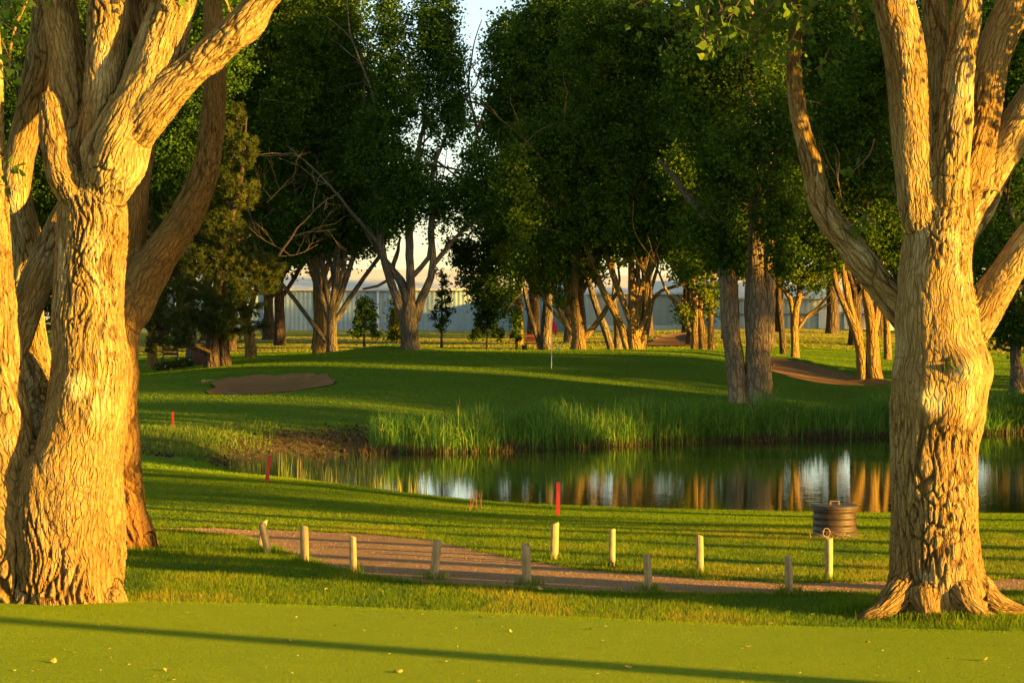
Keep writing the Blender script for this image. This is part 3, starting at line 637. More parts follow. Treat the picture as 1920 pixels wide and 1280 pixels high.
DR = 24.75
RL = [
 [(1757, 1172, 112), (1757, 1150, 104), (1757, 1110, 93), (1757, 1050, 84), (1757, 950, 80), (1757, 850, 80), (1764, 760, 88), (1766, 690, 90), (1758, 620, 80), (1754, 540, 71), (1757, 470, 68), (1766, 410, 60), (1780, 350, 46)],
 [(1740, 470, 48, -.05), (1722, 380, 42, -.1), (1712, 290, 41, -.15), (1706, 200, 41, -.2), (1692, 90, 38, -.25), (1672, -20, 36, -.3), (1655, -170, 34, -.35)],
 [(1770, 420, 46, -.1), (1776, 350, 40, -.18), (1788, 260, 36, -.25), (1797, 160, 29, -.3), (1806, 70, 26, -.3), (1815, -30, 25, -.3), (1822, -180, 23, -.3)],
 [(1785, 420, 48, .1), (1812, 320, 40, .1), (1838, 220, 36, .15), (1860, 110, 33, .2), (1900, 20, 33, .25), (1950, -80, 31, .3), (1995, -200, 30, .4)],
 [(1800, 450, 42, .2), (1835, 370, 38, .3), (1872, 300, 36, .35), (1915, 225, 34, .4), (1970, 140, 32, .5), (2060, 20, 30, .6), (2140, -140, 27, .7)],
 [(1725, 640, 38, .2), (1690, 580, 33, .3), (1640, 520, 28, .42), (1585, 450, 26, .58), (1540, 385, 25, .7), (1522, 310, 21, .78), (1500, 230, 17, .82), (1488, 130, 15, .84), (1492, 20, 14, .85), (1488, -150, 12, .85)],
 [(1800, 660, 42, .05), (1828, 605, 36, .02), (1858, 555, 35, 0), (1895, 500, 33, -.05), (1925, 455, 30, -.1), (1975, 400, 24, -.15), (2060, 330, 17, -.2), (2150, 200, 10, -.2)],
 [(1755, 420, 40, .4), (1752, 330, 30, .55), (1752, 200, 26, .65), (1756, 80, 25, .7), (1752, -150, 22, .75)],
 # roots
 [(1715, 1070, 42, -.1), (1685, 1118, 30, -.3), (1658, 1142, 20, -.45), (1630, 1152, 13, -.5), (1606, 1160, 6, -.5)],
 [(1735, 1075, 36, -.25), (1735, 1120, 30, -.42), (1742, 1150, 22, -.5), (1750, 1172, 12, -.55)],
 [(1790, 1080, 36, -.25), (1805, 1120, 30, -.45), (1826, 1146, 20, -.58), (1862, 1158, 10, -.62)],
 [(1800, 1060, 42, 0), (1838, 1108, 32, -.1), (1868, 1130, 22, -.2), (1900, 1140, 14, -.2), (1935, 1148, 6, -.2)],
 [(1790, 1070, 38, .25), (1830, 1110, 28, .4), (1880, 1132, 12, .5)],
 [(1700, 1080, 34, .2), (1672, 1115, 22, .3), (1650, 1130, 10, .4)],
]
RB = [(1752, 735, -.46, 44, .11), (1806, 692, -.46, 28, .18), (1822, 700, -.30, 36, .06), (1845, 690, -.1, 30, .04), (1735, 690, -.42, 30, .03), (1700, 720, -.2, 40, .03), (1790, 780, -.45, 26, .035), (1823, 30, -.4, 26, .04), (1840, 205, -.1, 22, .03), (1715, 420, -.3, 25, .02), (1750, 748, -.60, 24, -.05), (1720, 800, -.40, 30, -.04)]
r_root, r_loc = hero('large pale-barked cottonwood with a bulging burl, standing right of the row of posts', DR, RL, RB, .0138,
    [(2.6, 25.5, 11.5, 3.2, 2.6, 1.6), (5.8, 25.0, 12.0, 2.6, 2.4, 1.8), (8.2, 24.8, 10.0, 1.8, 1.6, 2.0), (9.0, 24.6, 7.4, 1.5, 1.3, 1.7, 4), (9.6, 24.3, 5.6, 1.0, 1.1, .8, 4), (6.75, 23.75, 6.1, .5, .4, .9, 4)], 3, scars=[(1748, 750, -.54, 27), (1812, 700, -.6, 20)])  # last dense clumps, out of frame, are added to shade limbs
sprigs(r_root, r_loc, DR, [(1500, -30, 1420, 30, 26, 22, .7), (1500, -20, 1370, 60, 30, 24, .9), (1440, -30, 1310, 50, 34, 24, .5), (1430, -40, 1400, 110, 26, 16, .6), (1380, -40, 1290, 20, 24, 20, .8), (1340, -30, 1330, 90, 26, 20, .4), (1470, -40, 1520, 60, 22, 20, .5), (1420, 60, 1398, 130, 12, 10, .6), (1330, 40, 1345, 95, 12, 9, .6), (1560, -60, 1600, 40, 18, 18, .6), (1290, -40, 1270, 20, 18, 18, .5), (1260, -50, 1190, 10, 24, 22, .6), (1480, -30, 1400, 60, 34, 30, .3), (1420, -40, 1340, 70, 34, 30, .3), (1330, -40, 1250, 60, 26, 26, .7), (1560, -40, 1480, 60, 30, 24, .4), (1600, -40, 1620, 60, 16, 16, .6), (1500, 20, 1440, 110, 22, 24, .3), (1640, 260, 1590, 330, 8, 14, .5),
    (1640, 415, 1590, 425, 12, 12, .3), (1640, 415, 1600, 385, 7, 8, .3), (1680, 370, 1640, 350, 6, 10, .4), (1775, 700, 1785, 672, 12, 8, -.52), (1930, 380, 1895, 420, 8, 12, .3), (1960, 340, 1890, 440, 10, 14, .2), (1530, 130, 1555, 90, 8, 10, .4), (1840, 345, 1880, 360, 4, 8, .1)], 11)

DL = 25.7
LL = [
 [(118, 1165, 120), (118, 1130, 112), (122, 1060, 104), (128, 980, 98), (138, 900, 92), (152, 820, 86), (165, 740, 80), (170, 680, 76), (166, 610, 68), (167, 540, 65), (170, 470, 65), (172, 400, 67), (170, 350, 56), (172, 320, 34)],
 [(45, 1165, 105, .1), (38, 1100, 96, .1), (25, 1000, 88, .1), (10, 900, 78, .1), (-2, 800, 66, .05), (-10, 700, 54, 0), (-15, 600, 50, 0), (-20, 500, 44, 0), (-25, 400, 40, 0), (-30, 300, 38, 0), (-32, 150, 37, 0), (-45, -10, 36, 0), (-70, -170, 34, 0)],
 [(5, 700, 38, .1), (32, 620, 34, .2), (60, 550, 31, .4), (90, 475, 29, .7), (128, 400, 27, 1.0), (160, 320, 25, 1.3), (170, 200, 22, 1.5)],
 [(150, 400, 44, -.15), (122, 340, 32, -.22), (106, 290, 26, -.26), (97, 235, 23, -.28), (92, 195, 19, -.3), (88, 172, 12, -.3)],
 [(160, 350, 44, .3), (150, 260, 44, .4), (138, 170, 42, .45), (120, 70, 34, .45), (105, -30, 32, .45), (80, -180, 30, .5)],
 [(180, 360, 44, .0), (188, 260, 42, .05), (196, 160, 40, .05), (202, 60, 40, .05), (205, -30, 39, .05), (210, -180, 37, .1)],
 [(190, 380, 60, -.15), (215, 300, 60, -.2), (240, 235, 56, -.22), (268, 170, 50, -.2), (300, 90, 46, -.15), (325, 10, 42, -.1), (350, -70, 38, -.05), (380, -200, 34, 0)],
 [(225, 290, 38, -.3), (270, 230, 38, -.35), (325, 165, 32, -.35), (385, 110, 31, -.35), (445, 55, 32, -.35), (500, -10, 27, -.35), (570, -80, 24, -.4), (650, -170, 22, -.4)],
 [(120, 860, 45, .6), (88, 760, 36, .9), (66, 680, 33, 1.1), (52, 590, 32, 1.2), (52, 480, 30, 1.3), (30, 350, 28, 1.4), (60, 200, 28, 1.5), (85, 50, 28, 1.6), (90, -150, 24, 1.6)],
 [(290, 200, 36, .3), (285, 120, 34, .5), (270, 20, 32, .6), (262, -150, 30, .7)],
 [(92, 1165, 62, -.28), (90, 1080, 60, -.27), (88, 980, 56, -.25), (90, 900, 46, -.22), (95, 850, 30, -.12), (98, 820, 14, 0)],
 [(95, 1080, 46, -.35), (98, 1130, 44, -.4), (100, 1165, 40, -.45)],
 [(185, 1060, 40, -.15), (205, 1130, 34, -.2), (212, 1165, 30, -.25)],
 [(5, 1060, 40, -.15), (-10, 1130, 40, -.2), (-15, 1165, 34, -.25)],
]
LB = [(148, 720, -.42, 38, .05), (240, 700, .1, 26, .03), (245, 330, -.3, 20, .03), (285, 110, -.5, 30, .06), (290, 130, -.4, 20, .03), (150, 270, -.2, 28, .05), (440, 70, -.5, 26, .04), (480, 50, -.35, 26, .06), (405, 115, -.35, 20, .04), (90, 250, -.3, 22, .03), (95, 870, -.5, 45, .09), (60, 880, -.5, 35, .05), (110, 380, -.3, 30, -.03), (225, 400, -.35, 25, .02), (115, 590, -.3, 25, .03), (205, 620, -.35, 22, .02)]
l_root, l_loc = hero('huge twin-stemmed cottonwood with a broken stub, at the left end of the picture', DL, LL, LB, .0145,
    [(-5.5, 26, 12.0, 3.6, 2.8, 1.8), (-2.6, 25.5, 11.5, 2.6, 2.4, 1.6)], 5, scars=[(145, 725, -.48, 24), (105, 880, -.5, 10)])
sprigs(l_root, l_loc, DL-2, [(-20, -20, 30, 40, 18, 14, 0), (-10, 20, 45, 70, 16, 12, -.2), (-20, 40, 10, 130, 16, 12, .1), (-30, 80, 15, 160, 12, 12, 0), (10, -30, 70, 15, 10, 10, 0), (-20, 290, 35, 325, 12, 9, .1), (-20, 320, 30, 355, 12, 9, 0), (-20, 220, 0, 260, 5, 6, 0), (330, -60, 370, 0, 9, 10, 1.5), (250, -60, 290, -10, 6, 8, 1.6), (80, -40, 100, 5, 8, 10, 1)], 12)

D2 = 32.0
L2 = [
 [(222, 1045, 72), (222, 1010, 66), (216, 940, 60), (212, 850, 54), (210, 760, 52), (208, 690, 52), (212, 620, 48), (222, 560, 42), (235, 490, 32), (248, 420, 28), (258, 330, 26), (275, 220, 24), (300, 100, 22), (320, -40, 20), (330, -120, 18)],
 [(222, 640, 40, 0), (240, 580, 42, 0), (272, 520, 38, -.1), (310, 465, 35, -.2), (350, 405, 32, -.2), (380, 340, 29, -.2), (396, 260, 25, -.2), (402, 170, 22, -.2), (400, 80, 19, -.2), (398, -20, 17, -.2), (395, -130, 15, -.2)],
 [(250, 990, 36, -.1), (268, 1020, 24, -.15), (290, 1032, 10, -.2), (302, 1036, 5, -.2)],
]
t2, t2loc = hero('brown cottonwood behind the huge left tree, with one limb curving up to the right', D2, L2, [(240, 650, -.3, 20, .03), (255, 700, 0, 15, .03), (225, 760, -.4, 30, .04)], .022, [(-5.0, 32.5, 13, 3.2, 2.6, 2.0)], 8, bmat=M_bark_shade)

# ---- trees around and beyond the far green
def d_(L, dd): return [(p[0], p[1], p[2], dd) for p in L]
tree('pale stump-like cottonwood trunk, leftmost beyond the bunker', 109, [[(286, 690, 12), (286, 640, 11), (284, 560, 10), (280, 430, 9), (285, 300, 7)], [(285, 640, 6), (300, 540, 5), (315, 450, 4)]],
     [(240, 300, 85, 150), (180, 120, 110, 130), (310, 60, 90, 110), (90, 350, 110, 160), (30, 560, 80, 70), (130, 560, 70, 60)], M_bark_pale, M_leaf, seed=21)
tree('grey cottonwood trunk with the dark red box leaning beside it', 105, [[(358, 700, 15), (358, 640, 13), (356, 560, 12), (350, 430, 10), (345, 300, 8)]],
     [(350, 250, 80, 140), (400, 80, 80, 110)], M_bark_grey, M_leaf_b, seed=22)
tree('short golden cottonwood trunk leaning left, just right of the pine', 113, [[(470, 680, 13), (468, 630, 13), (458, 590, 12), (450, 540, 11), (452, 470, 9), (462, 400, 7), (490, 320, 6), (505, 240, 5)], [(462, 600, 9), (478, 550, 6), (484, 500, 5)]],
     [(500, 160, 85, 150), (560, 20, 80, 110), (470, 330, 60, 100), (540, 330, 60, 110)], M_bark_pale, M_leaf, seed=24, sprig=[(460, 320, 24, 22), (500, 300, 20, 20), (580, 50, 60, 50), (650, 380, 18, 24), (625, 365, 14, 16)])
tree('golden upright cottonwood trunk touching the dark many-limbed one', 110, [[(596, 665, 14), (598, 620, 12), (596, 570, 11), (594, 535, 10), (590, 480, 8)]],
     [(580, 380, 70, 90), (600, 200, 60, 120)], M_bark_pale, M_leaf, seed=25)
def dead(root, loc):
    g = np.random.default_rng(5); tt = []
    for (x0, y0, x1, y1, r) in ((522, 480, 585, 405, .055), (540, 445, 620, 415, .028), (545, 480, 470, 440, .03), (470, 440, 430, 455, .05), (520, 480, 600, 470, .025), (500, 380, 540, 310, .02), (510, 375, 470, 330, .02)):
        A = W(x0, y0, 100); B = W(x1, y1, 100); twigs(tt, A, B-A, np.linalg.norm(B-A)*1.1, r, g, 2, 6)
    mb = MB()
    for P, r, n in tt: mb.tube(P-loc, r, 5)
    obj('dead_branches', mb.mesh('dead_branches', M_twig, True), root)
tree('dark cottonwood whose limbs fan out low like a hand, right of the golden trunk', 107, [
     [(622, 668, 14), (622, 640, 12), (622, 610, 13), (622, 585, 12), (625, 560, 9)],
     [(618, 600, 8), (600, 545, 6), (590, 500, 5), (570, 440, 5)], [(612, 640, 6), (585, 605, 5), (555, 565, 5), (535, 540, 5), (500, 500, 5)],
     [(622, 590, 8), (610, 530, 6), (603, 470, 6), (600, 380, 5)], [(624, 570, 8), (632, 510, 8), (632, 470, 8), (640, 400, 7), (650, 300, 5)], [(628, 580, 8), (650, 520, 7), (660, 490, 6), (690, 420, 5)], [(630, 600, 7), (655, 560, 6), (690, 510, 5), (720, 470, 5)], [(628, 560, 7), (645, 500, 6), (650, 440, 5), (660, 370, 4)]],
     [(600, 420, 110, 60), (540, 440, 70, 45), (650, 330, 80, 100), (560, 230, 80, 130), (660, 160, 65, 120), (590, 70, 70, 80), (500, 300, 50, 80), (680, 440, 50, 35), (645, 10, 35, 60)], M_bark_grey, M_leaf, seed=26, extra=dead)
tree('tall grey cottonwood on a small mound, splitting into three slender stems', 104, [
     [(770, 656, 20), (768, 630, 18), (766, 610, 20), (766, 590, 21), (768, 570, 14)],
     [(758, 600, 12), (744, 560, 9), (728, 515, 8), (716, 470, 8), (712, 430, 7), (705, 380, 6), (704, 300, 5), (704, 200, 4)], [(716, 465, 6), (700, 445, 5), (684, 425, 4), (660, 400, 4)],
     [(768, 600, 14), (770, 540, 9), (768, 480, 9), (768, 420, 8), (775, 350, 6), (790, 250, 5)],
     [(778, 600, 11), (790, 560, 9), (808, 520, 8), (812, 490, 7), (808, 440, 7), (811, 380, 6), (812, 320, 5), (825, 280, 4)],
     [(810, 500, 5), (830, 475, 5), (850, 450, 4), (870, 430, 4), (900, 410, 4)], [(772, 520, 5), (790, 500, 5), (806, 480, 5)], [(733, 522, 3.5), (708, 536, 3), (680, 542, 2.2)]],
     [(760, 340, 75, 85), (850, 380, 70, 60), (905, 350, 50, 60), (730, 400, 60, 45), (700, 270, 60, 80), (760, 170, 70, 90), (835, 210, 45, 70), (890, 300, 34, 40), (830, 110, 38, 60), (735, 60, 35, 70), (838, 20, 28, 70), (805, 55, 38, 70), (850, 120, 26, 60, 0, .8), (722, 0, 24, 50, 0, .7), (862, 200, 14, 40)], M_bark_grey, M_leaf_b, seed=27, s=.13, thick=.92)
tree('dark cottonwood trunk directly behind the flagstick bench, limb reaching left', 111, [
     [(1024, 660, 16), (1024, 630, 15), (1026, 590, 13), (1028, 560, 10), (1030, 480, 8), (1030, 400, 6)], [(1018, 648, 7), (1004, 620, 6), (992, 585, 6), (985, 550, 5), (978, 515, 5), (970, 470, 4)], [(985, 545, 3), (965, 560, 3), (945, 590, 2)]],
     [(915, 515, 62, 62), (880, 470, 45, 40), (960, 470, 70, 50), (930, 560, 50, 40, 0, .8), (1010, 430, 70, 60), (960, 360, 45, 60, -6, .8)], M_bark_grey, M_leaf_b, seed=28, sprig=[(955, 300, 20, 26), (948, 385, 18, 40), (990, 330, 22, 26)])
tree('golden forked cottonwood just right of the flag, one limb angling out to the right', 105.5, [
     [(1084, 664, 17), (1086, 635, 15), (1084, 610, 15), (1078, 590, 12), (1076, 560, 10), (1078, 520, 10), (1080, 480, 9), (1078, 440, 6)],
     [(1074, 625, 8), (1055, 595, 7), (1044, 565, 5), (1038, 535, 4), (1025, 505, 4)], [(1096, 632, 8), (1112, 615, 7), (1130, 590, 6), (1142, 570, 5), (1160, 545, 4)], [(1062, 610, 5), (1042, 590, 4), (1022, 565, 4)]],
     [(1020, 500, 60, 50), (1060, 440, 80, 60), (975, 400, 30, 70, -8, .8), (960, 330, 28, 60, -8, .7), (1100, 380, 70, 60), (1110, 505, 30, 25), (1055, 560, 18, 18, 0, .6), (1000, 300, 60, 90)], M_bark_pale, M_leaf, seed=29, sprig=[(1010, 515, 36, 36), (972, 400, 22, 70), (960, 330, 18, 30), (1052, 568, 16, 16), (1105, 500, 30, 24), (940, 470, 20, 18)])
tree('pair of grey stems behind the golden fork, leaning against each other', 116, [
     [(1150, 660, 10), (1138, 625, 9), (1120, 580, 8), (1105, 530, 7), (1095, 470, 6), (1088, 400, 5)], [(1158, 660, 11), (1160, 640, 12), (1158, 610, 9), (1150, 560, 6)]],
     [(1080, 330, 80, 110), (1030, 180, 90, 120), (960, 120, 62, 110), (1050, 30, 90, 90), (945, 215, 35, 50)], M_bark_grey, M_leaf_b, seed=30)
tree('spreading cottonwood with a fan of six bright limbs, centre right on the green edge', 105, [
     [(1192, 662, 18), (1190, 640, 16), (1188, 615, 14), (1186, 590, 10), (1184, 520, 9), (1184, 470, 8), (1180, 400, 7)],
     [(1180, 640, 10), (1160, 600, 9), (1138, 560, 8), (1118, 515, 8), (1105, 470, 7), (1075, 400, 6), (1035, 330, 5)], [(1186, 610, 9), (1166, 560, 8), (1152, 520, 8), (1138, 480, 7), (1120, 420, 5)],
     [(1194, 610, 8), (1200, 560, 8), (1206, 530, 8), (1222, 505, 6), (1232, 480, 5)], [(1200, 640, 8), (1216, 600, 6), (1224, 560, 5), (1240, 545, 4), (1262, 538, 4), (1290, 530, 3)], [(1196, 630, 8), (1212, 590, 5), (1222, 540, 4), (1232, 505, 4)], [(1204, 650, 7), (1214, 620, 5), (1220, 580, 5)], [(1190, 600, 7), (1196, 540, 6), (1196, 490, 6), (1200, 430, 5)]],
     [(1130, 430, 90, 55), (1200, 400, 90, 70), (1080, 300, 70, 90), (1180, 240, 100, 110), (1130, 90, 90, 110), (1230, 70, 90, 110), (1250, 430, 50, 50), (1290, 512, 34, 28, -2, .8), (1180, 455, 60, 30)], M_bark_pale, M_leaf, seed=31, sprig=[(1292, 508, 34, 28), (1165, 490, 24, 24), (1140, 120, 50, 60), (1180, 40, 50, 40)])
tree('cluster of three golden stems left of the big double trunk', 104, [
     [(1303, 660, 10), (1303, 620, 9), (1304, 585, 9), (1300, 540, 8), (1292, 500, 7), (1285, 440, 5)], [(1319, 660, 9), (1316, 620, 9), (1312, 585, 8), (1318, 540, 6), (1320, 480, 6)], [(1334, 660, 8), (1333, 630, 8), (1333, 590, 7), (1336, 530, 6), (1335, 470, 5)],
     [(1298, 625, 6), (1284, 595, 5), (1270, 568, 5), (1256, 556, 4)], [(1306, 590, 5), (1288, 570, 4), (1270, 552, 3)]],
     [(1300, 420, 70, 60), (1330, 560, 24, 40, 0, .8), (1285, 585, 18, 28, 0, .7), (1320, 480, 45, 40), (1290, 300, 80, 90), (1320, 140, 80, 120), (1380, 30, 90, 100)], M_bark_pale, M_leaf, seed=32, sprig=[(1285, 585, 16, 22), (1328, 560, 16, 42)])
tree('big grey double-trunked cottonwood rising out of the reeds', 84, [
     [(1422, 770, 34), (1421, 742, 27), (1420, 690, 24), (1420, 620, 23), (1418, 560, 22), (1418, 500, 16), (1418, 430, 13), (1417, 360, 12), (1415, 300, 11), (1410, 220, 9), (1400, 120, 8)],
     [(1384, 770, 22), (1384, 742, 18), (1380, 690, 17), (1372, 640, 17), (1368, 590, 18), (1366, 540, 16), (1356, 480, 12), (1345, 440, 11), (1320, 400, 10), (1290, 370, 8), (1262, 330, 5), (1235, 300, 3.5)],
     [(1430, 660, 16), (1438, 610, 15), (1440, 560, 14), (1442, 500, 11), (1446, 430, 8)], [(1362, 500, 9), (1356, 440, 9), (1352, 380, 8), (1340, 300, 6)]],
     [(1365, 480, 32, 42, -1.6), (1456, 480, 24, 50, -1.5), (1320, 430, 55, 50, -1.5), (1400, 455, 75, 60, 2), (1455, 390, 50, 70, -1), (1370, 330, 70, 60, -1.2), (1450, 240, 60, 80, -3), (1340, 240, 70, 80), (1410, 110, 90, 100), (1470, 480, 35, 40, 2), (1300, 150, 60, 90), (1280, 320, 50, 50, 4), (1390, 505, 50, 22, 3), (1330, 470, 35, 40, 4), (1395, 275, 60, 50, -4)], M_bark_warm, M_leaf, seed=33, nseg=20, thick=1.0)
tree('thin dark leaning trunk just left of the golden forked tree on the right lawn', 118, [[(1470, 652, 8), (1466, 620, 7), (1462, 580, 7), (1460, 540, 6), (1462, 470, 5)]], [(1470, 420, 60, 60), (1480, 280, 60, 110)], M_bark_dark, M_leaf_b, seed=34)
tree('golden forked cottonwood on the bright right lawn with two low side limbs', 113, [
     [(1490, 672, 10), (1490, 635, 9), (1489, 610, 10), (1492, 580, 9), (1500, 545, 7), (1496, 500, 6)], [(1486, 590, 6), (1482, 560, 6), (1468, 540, 5), (1445, 525, 4)], [(1497, 615, 5), (1515, 590, 4), (1530, 580, 4), (1548, 560, 3), (1560, 545, 3)], [(1500, 600, 4), (1525, 588, 3), (1548, 572, 2.5), (1562, 565, 2)], [(1500, 560, 4), (1520, 545, 3), (1540, 535, 2)]],
     [(1510, 520, 50, 30), (1540, 460, 70, 50), (1500, 400, 60, 60), (1560, 360, 70, 80), (1530, 200, 90, 120), (1560, 60, 90, 110)], M_bark_pale, M_leaf, seed=35, sprig=[(1512, 518, 48, 20), (1570, 500, 30, 18)])
tree('stout golden cottonwood beside the right bunker, dark limbs leaning left', 97, [
     [(1640, 712, 20), (1638, 690, 17), (1636, 650, 15), (1634, 610, 13), (1630, 580, 12), (1622, 550, 8), (1620, 500, 7)], [(1618, 690, 11), (1612, 650, 12), (1600, 610, 11), (1585, 575, 8), (1568, 535, 7), (1560, 490, 6), (1545, 430, 5)],
     [(1615, 640, 9), (1600, 590, 8), (1588, 550, 8), (1580, 500, 7), (1570, 440, 5)], [(1640, 620, 9), (1645, 580, 9), (1650, 540, 8), (1650, 480, 6)], [(1608, 620, 6), (1596, 570, 4), (1590, 530, 4), (1575, 505, 3)], [(1625, 560, 6), (1610, 520, 5), (1600, 480, 5)]],
     [(1600, 440, 80, 50), (1560, 380, 70, 70), (1640, 360, 80, 70), (1600, 230, 90, 100), (1660, 110, 90, 110), (1560, 500, 30, 24, 0, .6), (1680, 460, 50, 40)], M_bark_pale, M_leaf, seed=36, nseg=16)
tree('slim golden trunk half hidden beside the big right foreground tree', 118, [[(1664, 672, 9), (1664, 640, 9), (1662, 600, 8), (1658, 540, 7), (1650, 460, 6)]], [(1690, 430, 70, 60), (1700, 300, 70, 100)], M_bark_pale, M_leaf_b, seed=37)
tree('dark trunk with drooping foliage at the right edge beyond the reeds', 90, [[(1907, 722, 17), (1906, 690, 15), (1905, 640, 13), (1905, 560, 11), (1905, 450, 9)], [(1904, 660, 4), (1885, 655, 3), (1862, 648, 2)], [(1906, 650, 4), (1930, 640, 3)]],
     [(1900, 590, 60, 45), (1880, 630, 40, 22, 0, .7), (1930, 620, 50, 30), (1890, 480, 90, 70), (1880, 340, 90, 100), (1920, 180, 100, 120), (1900, 40, 100, 100)], M_bark_grey, M_leaf_b, seed=38)
tree('broad dark cottonwood behind the right foreground trunk', 125, [[(1790, 670, 12), (1790, 600, 11), (1788, 500, 9)]], [(1790, 460, 110, 80), (1760, 300, 110, 120), (1800, 130, 110, 130), (1720, 520, 50, 30)], M_bark_dark, M_leaf_b, seed=39)
tree('lone golden trunk under the rounded low crown, seen behind the benches', 150, [[(974, 640, 10), (974, 600, 9), (972, 560, 9), (970, 500, 6)], [(972, 580, 6), (960, 550, 4), (955, 520, 3)]], [(1000, 460, 60, 50), (980, 380, 60, 70)], M_bark_pale, M_leaf, seed=40)
tree('small grey trunk between the flag and the golden fork, farther off', 155, [[(1064, 640, 8), (1064, 610, 7), (1062, 570, 6), (1060, 500, 5)]], [(1060, 490, 50, 50), (1080, 400, 60, 70)], M_bark_grey, M_leaf, seed=41)
# young planted trees
def young(label, px, py, top, w_, D, shape, leaf, seed, s=.12):
    h = py-top; L = [[(px, py+8, 3.2), (px, py-h*.3, 2.6), (px+1, py-h*.65, 1.8), (px, top+4, .8)]]; lob = []; g = np.random.default_rng(seed)
    for t in np.linspace(.3, .97, 7):
        wd = w_*(.35+1.1*math.sin(math.pi*min(1, (t-.22)/.78*.8+.2)))*.75 if shape == 'col' else w_*(1.25-t)*1.0
        lob.append((px+g.normal(0, w_*.08), py-h*t, max(4, wd), h*.085, 0, 1.0 if shape == 'col' else .6))
        if shape != 'col':
            for sd in (-1, 1): L.append([(px, py-h*(t-.05), 1.1), (px+sd*wd*.5, py-h*(t-.01), .7), (px+sd*wd*.95, py-h*(t-.03), .4)]); lob.append((px+sd*wd*.75, py-h*(t-.02), 9, 6, 0, .8))
    return tree(label, D, L, lob, M_bark_dark, leaf, s=s, lai=3.0, name='young_tree', seed=seed, nseg=7, up=False, cl=.18)
young('small airy young tree with layered branches, left of the mound tree', 683, 652, 560, 26, 118, 'air', M_leaf_b, 51)
young('dense narrow dark young tree like a column, right of the mound tree', 828, 655, 512, 20, 112, 'col', M_leaf_b, 52)
young('wide airy young tree in front of the blue building, under the rounded crown', 913, 655, 572, 30, 112, 'air', M_leaf, 53)
young('smallest young tree with a pale round crown, left of the red bench', 969, 655, 590, 13, 114, 'col', M_leaf, 54)
young('thin yellow-green sapling growing behind the mound tree', 745, 660, 565, 14, 118, 'air', M_leaf_y, 55)

# pine on the left
def pine(label, D, px, py, lobes, seed):
    bx = (px-960)/F*D; loc = np.array([bx, D, gz(bx, D)]); root = thing('pine_tree', label, 'pine', loc); g = np.random.default_rng(seed)
    tubes = [(np.array([[bx-.1, D, loc[2]-.2], W(px, 600, D), W(px+15, 480, D), W(px+50, 330, D), W(px+60, 220, D)]), np.array([.36, .24, .17, .10, .04]), 14),
             (np.array([[bx+.45, D+.1, loc[2]-.2], W(px+18, 640, D), W(px+28, 600, D+.4), W(px+40, 500, D+.8)]), np.array([.28, .2, .2, .1]), 10)]
    C = []
    for (lx, ly, rx, ry, dd, dn) in lobes:
        c = W(lx, ly, D+dd); a = W(px+15+(500-ly)*.1, ly+25, D); tubes.append((np.array([a, (a+c)/2+[0, 0, .1], c]), np.array([.09, .06, .025]), 6))
        n = int(dn*rx*ry*(D/F)**2*180)+10
        d = g.normal(0, 1, (n, 3)); d /= np.linalg.norm(d, axis=1)[:, None]; C.append(c+d*np.array([rx, rx*.8, ry])*D/F*(g.uniform(.15, 1, n)**.5)[:, None])
    VV = []; QQ = []; BB = []; n0 = 0
    for ti, (P, r, n) in enumerate(tubes):
        A, q, B = tube(P, r, n, .3, ti, .08, off=ti*2.3); VV.append(A); QQ.append(q+n0); BB.append(B); n0 += len(A)
    obj('trunk', mesh_np('trunk', np.concatenate(VV)-loc, [np.concatenate(QQ)], [M_bark_dark], attrs={'barkco': np.concatenate(BB)}), root)
    C = np.concatenate(C); nn = 46; P = np.repeat(C, nn, 0)
    off = g.normal(0, 1, (len(C), 3)); off[:, 2] = np.abs(off[:, 2])*.8; off /= np.linalg.norm(off, axis=1)[:, None]
    a = g.normal(0, .75, (len(P), 3))+np.repeat(off, nn, 0); a /= np.linalg.norm(a, axis=1)[:, None]; b = np.cross(a, g.normal(0, 1, a.shape)); b /= np.linalg.norm(b, axis=1)[:, None]
    P = P-np.repeat(off, nn, 0)*g.uniform(0, .22, len(P))[:, None]; s = g.uniform(.13, .24, len(P))[:, None]
    V = np.stack([P-b*.011, P+b*.011, P+a*s], 1).reshape(-1, 3)
    tint = np.clip(np.repeat(.35+.3*fbm(C*.5, 2, 3)+g.normal(0, .15, len(C)), nn)+g.normal(0, .1, len(P)), 0, 1)
    obj('needles', mesh_np('needles', V-loc, [np.arange(len(V)).reshape(-1, 3)], [M_needle], smooth=False, attrs={'tint': np.repeat(tint, 3)}), root)
pine('bushy dark pine with low drooping needles, left of the golden leaning trunk', 97, 402, 690,
     [(300, 590, 45, 35, -1, 1), (350, 600, 50, 38, -2, 1), (400, 590, 50, 38, -2, 1), (440, 610, 40, 32, -1, 1), (290, 540, 40, 30, 0, 1), (345, 540, 50, 30, -1, 1), (420, 545, 55, 35, -1.5, 1), (480, 530, 50, 30, 0, 1), (500, 500, 38, 28, 0, 1), (455, 490, 50, 30, 0, 1),
      (380, 490, 55, 35, 0, 1), (320, 490, 45, 30, 1, 1), (420, 430, 50, 40, 0, 1), (350, 420, 50, 40, 1, 1), (450, 360, 38, 36, 0, 1), (400, 350, 45, 45, 1, 1), (455, 280, 30, 40, 0, 1), (420, 270, 30, 40, 1, .9), (445, 215, 20, 25, 0, .9), (330, 640, 36, 14, -2, .7), (470, 575, 36, 18, 0, .8), (310, 440, 40, 50, 2, .8), (285, 640, 18, 22, 0, .6), (490, 610, 18, 12, 0, .5)], 61)

